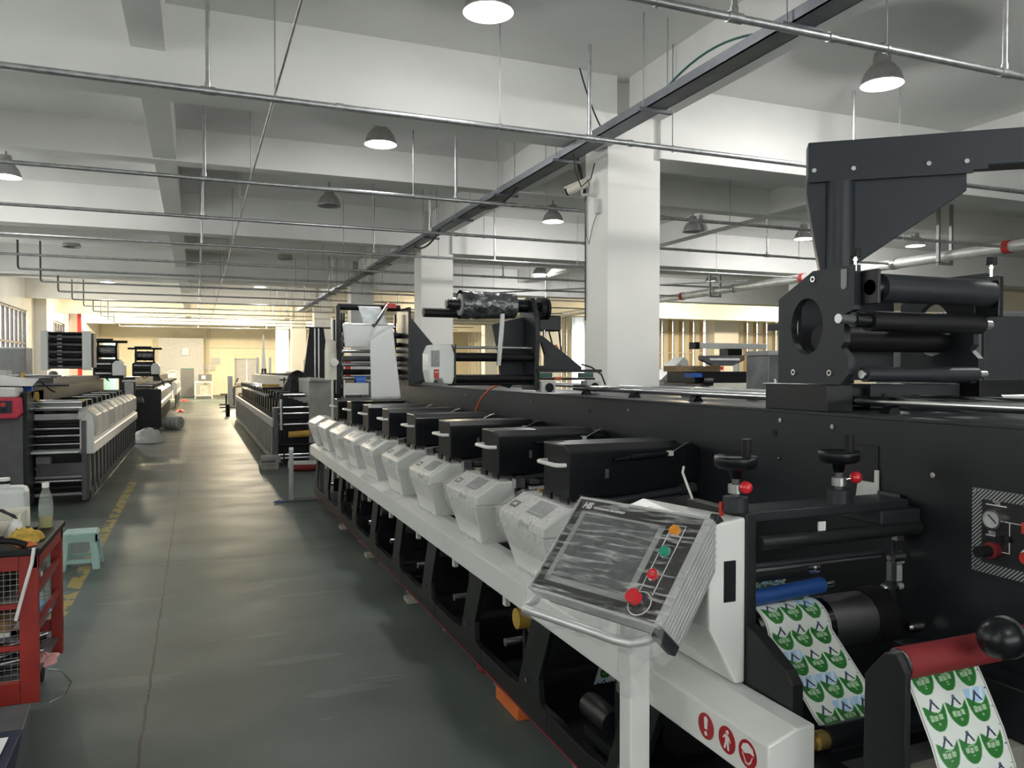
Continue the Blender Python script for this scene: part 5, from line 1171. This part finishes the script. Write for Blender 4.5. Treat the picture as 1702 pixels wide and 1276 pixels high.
for i in range(7):
    y = 4.10+.07*i; a = (-1.05+.06*(i % 3), y, .225+.012*(i % 2)); b = (-.72+.02*(i % 2), y+.05, .24+.02*(i % 3))
    tag(MB().cyl(a, b, .010, 8).build('hand_tool', 'steel' if i % 2 else 'rubber'), ['black wrench handle nearest the front on the bottom trolley shelf', 'steel bar behind the front tool on the bottom trolley shelf', 'black tool third from the front on the bottom trolley shelf', 'steel rod in the middle of the bottom trolley shelf', 'black tool just behind the middle of the bottom trolley shelf', 'steel rod second from the back of the bottom trolley shelf', 'black tool at the back of the bottom trolley shelf'][i], 'tool', 'tools on the bottom trolley shelf')
crumple('pink_sheet', 'pink', (-.69, 4.33, .20), (.06, .12, .03), 9.3, 'pinkish crumpled sheet hanging off the bottom shelf of the trolley', 'sheet')
tag(MB().tube([(-.66, 4.22, .19), (-.61, 4.24, .17), (-.57, 4.26, .10), (-.60, 4.27, .04), (-.66, 4.25, .02)], .003).build('thin_wire', 'steel'), 'thin curved wire hanging off the trolley foot', 'wire')
# dark bins in the corner
b1 = thing('dark_bin', 'dark grey bin on the floor at the lower left corner', 'bin', (-.9, 3.55, 0)); MB().hexa([(-1.2, 3.35, 0), (-.66, 3.35, 0), (-.66, 3.75, 0), (-1.2, 3.75, 0)], [(-1.2, 3.30, .20), (-.62, 3.30, .20), (-.64, 3.7, .235), (-1.2, 3.7, .235)]).build('bin_body', 'dark_grey', b1, .006); MB().add([(-.9, 3.32, .206), (-.70, 3.32, .206), (-.72, 3.55, .226), (-.92, 3.55, .226)], [(0, 1, 2, 3)]).build('paper_sheet', 'paper', b1)
b2 = thing('navy_crate', 'navy blue crate with white sheets on top at the lower left corner', 'crate', (-.85, 2.95, 0)); MB().hexa([(-1.1, 2.75, 0), (-.63, 2.75, 0), (-.63, 3.1, 0), (-1.1, 3.1, 0)], [(-1.1, 2.72, .29), (-.585, 2.72, .29), (-.565, 3.13, .36), (-1.1, 3.13, .36)]).build('crate_body', 'navy', b2, .006); MB().add([(-1.0, 2.76, .302), (-.62, 2.76, .302), (-.60, 3.08, .356), (-1.0, 3.08, .356)], [(0, 1, 2, 3)]).build('paper_sheet', 'paper', b2)
# green plastic stool
so = thing('plastic_stool', 'pale green plastic step stool on the floor behind the trolley', 'stool', (-.88, 7.2, 0))
sx0, sx1, sy0, sy1 = -1.03, -.73, 7.04, 7.34
MB().box(sx0+.03, sx1-.03, sy0+.03, sy1-.03, .275, .295).build('seat', 'stool', so, .01)
for (x, y) in ((sx0, sy0), (sx1, sy0), (sx0, sy1), (sx1, sy1)):
    ix = .03 if x == sx0 else -.03; iy = .03 if y == sy0 else -.03; w = .055
    lo = [(x, y), (x+w*(1 if ix > 0 else -1), y), (x+w*(1 if ix > 0 else -1), y+w*(1 if iy > 0 else -1)), (x, y+w*(1 if iy > 0 else -1))]
    MB().hexa([(a, b, 0) for a, b in lo], [(a+ix, b+iy, .28) for a, b in lo]).build('leg', 'stool', so, .008)
for (a, b, c, d) in ((sx0+.02, sx1-.02, sy0+.02, sy0+.035), (sx0+.02, sx1-.02, sy1-.035, sy1-.02), (sx0+.02, sx0+.035, sy0+.02, sy1-.02), (sx1-.035, sx1-.02, sy0+.02, sy1-.02)):
    MB().box(a, b, c, d, .225, .28).build('apron', 'stool', so); MB().box(a-.005, b+.005, c, d, .055, .085).build('stretcher', 'stool', so)

# ================================================================ things at the far end of the hall
def simple(nm, lab, cat, parts, loc):
    t = thing(nm, lab, cat, loc)
    for (pn, mt, f) in parts: f(MB()).build(pn, mt, t)
    return t
simple('green_cabinet', 'tall dark green cabinet by the far partition', 'cabinet', [('body', 'teal', lambda m: m.box(-.85, -.15, 48.5, 49.1, 0, 1.7)), ('door', 'dark_grey', lambda m: m.box(-.83, -.17, 48.47, 48.5, .05, 1.65))], (-.5, 48.8, 0))
tt = simple('white_trolley', 'white tubular trolley carrying a grey printer', 'trolley', [('top', 'white', lambda m: m.box(-.1, .82, 47, 47.8, .92, .97)), ('lower_shelf', 'white_dull', lambda m: m.box(-.1, .82, 47, 47.8, .15, .19))], (.4, 47.4, 0))
for x in (-.1, .78):
    for y in (47, 47.76): MB().box(x, x+.04, y, y+.04, 0, .95).build('leg', 'white', tt)
simple('printer', 'grey printer standing on the white trolley', 'printer', [('body', 'dark_grey', lambda m: m.box(.08, .78, 47.1, 47.7, .97, 1.36)), ('screen', 'grey_light', lambda m: m.box(.25, .45, 47.08, 47.1, 1.1, 1.3))], (.4, 47.4, .97))
simple('grey_carton', 'grey carton on the lower shelf of the white trolley', 'box', [('body', 'wood_grey', lambda m: m.box(.15, .6, 47.1, 47.6, .19, .75))], (.4, 47.4, .19))
ch_ = simple('office_chair', 'dark office chair beside the workbench at the far end', 'chair', [('seat', 'dark_grey', lambda m: m.box(1.0, 1.5, 38, 38.5, .45, .53)), ('backrest', 'dark_grey', lambda m: m.hexa([(1.42, 38, .5), (1.5, 38, .5), (1.5, 38.5, .5), (1.42, 38.5, .5)], [(1.72, 38, 1.25), (1.8, 38, 1.25), (1.8, 38.5, 1.25), (1.72, 38.5, 1.25)])), ('pedestal', 'rubber', lambda m: m.cyl((1.25, 38.25, 0), (1.25, 38.25, .45), .04, 8).box(.95, 1.55, 38.2, 38.3, 0, .05))], (1.25, 38.25, 0))
wk = simple('workbench', 'workbench with cartons underneath at the far end of the aisle', 'bench', [('top', 'wood', lambda m: m.box(1.5, 2.6, 36, 37, .85, .92)), ('shelf', 'wood', lambda m: m.box(1.55, 2.55, 36.1, 36.9, .25, .29))], (2.0, 36.5, 0))
for x in (1.52, 2.52):
    for y in (36.03, 36.93): MB().box(x-.03, x+.03, y-.03, y+.03, 0, .85).build('leg', 'dark_grey', wk)
simple('carton_box', 'brown carton under the far workbench', 'box', [('body', 'carton', lambda m: m.box(1.7, 2.3, 36.2, 36.8, .29, .6))], (2, 36.5, .29))
for i, (x, c, lab) in enumerate(((1.6, 'white_dull', 'white tin on the far workbench'), (1.95, 'paper', 'paper stack on the far workbench'), (2.3, 'carton', 'carton tray on the far workbench'))): tag(MB().box(x, x+.25, 36.2, 36.6, .92, 1.05+.06*i).build('bench_item', c), lab, 'box')
sp = thing('stand_pole', 'pale upright pole on a dark foot in front of the far workbench', 'post', (1.3, 35.5, 0)); MB().box(1.22, 1.42, 35.4, 35.5, 0, 1.35).build('pole', 'steel', sp); MB().box(.9, 2.4, 35.2, 35.9, 0, .05).build('foot', 'dark_grey', sp)
bb = MB().cyl((.985, 28.7, 0), (.985, 28.7, .42), .07, 12).build('black_canister', 'rubber'); tag(bb, 'short black canister standing on the floor far down the aisle', 'container')
wm = simple('white_test_machine', 'white machine topped by a tall thin spike at the far end', 'machine', [('base', 'white_dull', lambda m: m.box(2.1, 3.0, 32, 32.8, 0, 1.15)), ('drawer', 'black', lambda m: m.box(2.15, 2.6, 31.97, 32, .55, .75)), ('drawer', 'black', lambda m: m.box(2.15, 2.6, 31.97, 32, .82, 1.0)), ('table', 'white', lambda m: m.box(2.1, 2.85, 31.9, 32.7, 1.22, 1.36)), ('rods', 'white', lambda m: m.cyl((2.2, 32.2, 1.3), (2.2, 32.2, 2.1), .05, 8).cyl((2.68, 32.2, 1.3), (2.68, 32.2, 2.1), .05, 8)), ('spike', 'white', lambda m: m.cyl((2.44, 32.2, 1.36), (2.44, 32.2, 3.0), .12, 8, .015)), ('head', 'rubber', lambda m: m.box(2.36, 2.54, 32.1, 32.3, 1.4, 1.66))], (2.5, 32.4, 0))
simple('black_control_box', 'black box with a white label on the far white counter', 'box', [('body', 'black', lambda m: m.box(4.35, 4.75, 34.9, 35.2, 1.55, 2.05)), ('label', 'paper', lambda m: m.box(4.5, 4.6, 34.88, 34.9, 1.78, 1.88)), ('plate', 'grey_light', lambda m: m.box(4.45, 4.68, 34.88, 34.9, 1.63, 1.69))], (4.5, 35, 1.55))
simple('white_counter', 'long white counter in front of the far columns', 'counter', [('body', 'white_dull', lambda m: m.box(3.6, 5.6, 34.5, 35.5, 0, 1.5)), ('top', 'paper', lambda m: m.box(3.5, 5.7, 34.4, 35.6, 1.5, 1.55))], (4.5, 35, 0))
simple('brown_cabinet', 'brown cabinet with a yellow handle beside the far column', 'cabinet', [('body', 'carton', lambda m: m.box(3.55, 4.35, 25.5, 26.2, 0, 2.05)), ('handle', 'yellow', lambda m: m.box(3.66, 3.70, 25.46, 25.5, 1.5, 1.85)), ('side', 'brown', lambda m: m.box(4.36, 4.62, 25.5, 26.3, 0, 1.95))], (4, 25.8, 0))
simple('grey_cover_panel', 'long grey sheet metal side of a machine beyond the old press', 'machine', [('body', 'grey_light', lambda m: m.box(1.95, 3.2, 27, 31.5, 0, 1.45)), ('end', 'grey', lambda m: m.box(1.93, 3.22, 26.95, 27, 0, 1.5))], (2.5, 30, 0))
simple('dark_side_machine', 'dark low machine between the old press and the near press', 'machine', [('body', 'plate_dark', lambda m: m.box(2.35, 3.2, 12.2, 13.4, 0, 1.42)), ('door', 'dark_grey', lambda m: m.box(2.38, 3.17, 12.17, 12.2, .1, 1.38))], (2.7, 12.8, 0))
simple('red_box', 'small red box on the dark machine left of the white web', 'box', [('body', 'red', lambda m: m.box(2.55, 2.80, 15.4, 15.6, 1.45, 1.88)), ('stand', 'brown', lambda m: m.box(2.5, 3.0, 15.3, 15.8, 0, 1.45))], (2.65, 15.5, 0))
fn = simple('pedestal_fan', 'pedestal fan standing by the far left machines', 'fan', [('stand', 'cream', lambda m: m.cyl((-1.2, 46, 0), (-1.2, 46, 1.2), .03, 8).cyl((-1.2, 46, 0), (-1.2, 46, .04), .25, 14)), ('guard', 'cream', lambda m: m.ring((-1.2, 45.9, 1.3), (-1.2, 46.05, 1.3), .32, .29)), ('blades', 'grey_light', lambda m: m.cyl((-1.2, 45.95, 1.3), (-1.2, 45.98, 1.3), .26, 5))], (-1.2, 46, 0))
for i, (x, y, lab) in enumerate(((-.62, 32.5, 'red scrap on the floor beside the farther left press'), (-.55, 43.7, 'red scrap on the floor near the far wall'))): crumple('red_scrap', 'red', (x, y, 0), (.22, .3, .16), 6+i, lab, 'waste', 10)
tag(MB().box(-.85, -.45, 53.05, 53.2, 2.55, 2.95).build('wall_sign', 'white'), 'small white notice box on the far grey partition', 'sign')
for (x0, x1, z0, z1, lab) in ((.9, 1.4, 2.0, 2.4, 'grey meter box on the far wall'), (.5, 1.1, 1.6, 1.9, 'small grey switch box below the meter box')): tag(MB().box(x0, x1, 53.9, 54, z0, z1).build('meter_box', 'grey_light'), lab, 'box')
for (x, lab) in ((.55, 'left conduit pipe on the far wall'), (.75, 'right conduit pipe on the far wall')): tag(MB().cyl((x, 53.93, .5), (x, 53.93, 4.2), .04, 8).build('conduit', 'cream'), lab, 'pipe')
tag(MB().cyl((.45, 53.93, 3.05), (7, 53.93, 3.05), .03, 6).build('conduit', 'cream'), 'level conduit pipe along the far wall', 'pipe')

# ================================================================ machines seen behind the press on the right
gm = thing('covered_machine', 'machine under a glossy dark grey dust cover behind the press', 'machine', (5.8, 6.5, 0)); MB().box(5.39, 6.4, 6.4, 6.75, 0, 1.75).build('dust_cover', 'dirty_cover', gm, .01); MB().box(5.38, 6.41, 6.39, 6.76, 1.75, 1.80).build('lid', 'grey', gm, .006)
wm2 = thing('white_bench_machine', 'low white and black machine between the column and the covered machine', 'machine', (6.7, 9.3, 0))
MB().box(6.57, 7.4, 9.0, 9.6, 0, 1.42).build('white_panel', 'cream', wm2, .006); MB().box(6.4, 7.5, 9.1, 9.8, 1.42, 1.58).build('black_unit', 'black', wm2, .01); MB().box(5.85, 6.35, 8.9, 9.6, 0, 1.40).build('dark_base', 'dark_grey', wm2, .006)
MB().prism([(6.42, 1.80), (7.15, 1.81), (7.15, 1.74), (6.95, 1.66), (6.62, 1.66), (6.42, 1.74)], 'y', 8.98, 9.06).build('guard_bar', 'dark_grey', wm2, .01); MB().box(6.55, 7.05, 8.96, 8.98, 1.735, 1.765).build('guard_slot', 'paper', wm2)
MB().box(6.15, 6.9, 9.2, 9.5, 1.58, 1.66).build('wood_board', 'wood', wm2); MB().box(6.3, 6.45, 9.0, 9.2, 1.5, 1.56).build('blue_case', 'blue_bright', wm2); MB().cyl((6.5, 9.05, 1.45), (6.62, 9.0, 1.45), .07, 14).build('motor', 'motor', wm2)
for i, (x, lab) in enumerate(((6.42, 'tilted white control desk with amber displays by the nearest column'), (6.98, 'second tilted white control desk behind the first'))):
    td = thing('control_desk', lab, 'control panel', (x, 10+i*.8, 0)); y = 10.0+i*.9
    MB().prism([(x, 1.45), (x+.42, 1.80), (x+.50, 1.74), (x+.50, 1.42)], 'y', y, y+.3).build('desk_top', 'white', td, .006)
    MB().add([(x+.44, y-.002, 1.46), (x+.50, y-.002, 1.46), (x+.50, y-.002, 1.5), (x+.44, y-.002, 1.5)], [(0, 1, 2, 3)]).build('label', 'paper', td)
    for k in range(2): MB().prism([(x+.10+.14*k, 1.50+.10*k), (x+.20+.14*k, 1.585+.10*k), (x+.225+.14*k, 1.56+.10*k), (x+.125+.14*k, 1.475+.10*k)], 'y', y-.006, y).build('amber_display', 'orange', td)
    MB().box(x+.1, x+.45, y+.05, y+.25, 0, 1.45).build('pedestal', 'white_dull', td)
ra = thing('robot_arm', 'white overhead arm with a dark clamp in front of the louvred windows', 'machine', (9.2, 11.5, 0)); MB().box(8.15, 9.65, 11.5, 11.65, 1.98, 2.08).build('arm', 'white', ra, .01); MB().box(8.08, 8.17, 11.48, 11.67, 1.97, 2.09).build('arm_cap', 'rubber', ra); MB().box(8.75, 9.05, 11.45, 11.7, 1.82, 1.98).build('clamp', 'black', ra); MB().cyl((9.0, 11.55, 0), (9.0, 11.55, 1.9), .05, 12).build('stand', 'white', ra)
fl = thing('far_machine', 'pale machine seen under the film unwinder rods', 'machine', (4.4, 16, 0)); MB().box(3.5, 4.25, 15.2, 15.75, 0, 1.62).build('body', 'cream', fl, .01); MB().box(3.55, 3.85, 15.17, 15.2, 1.2, 1.5).build('screen', 'grey', fl); MB().box(5.15, 6.0, 15.6, 16.4, 0, 1.3).build('side_body', 'dark_grey', fl)
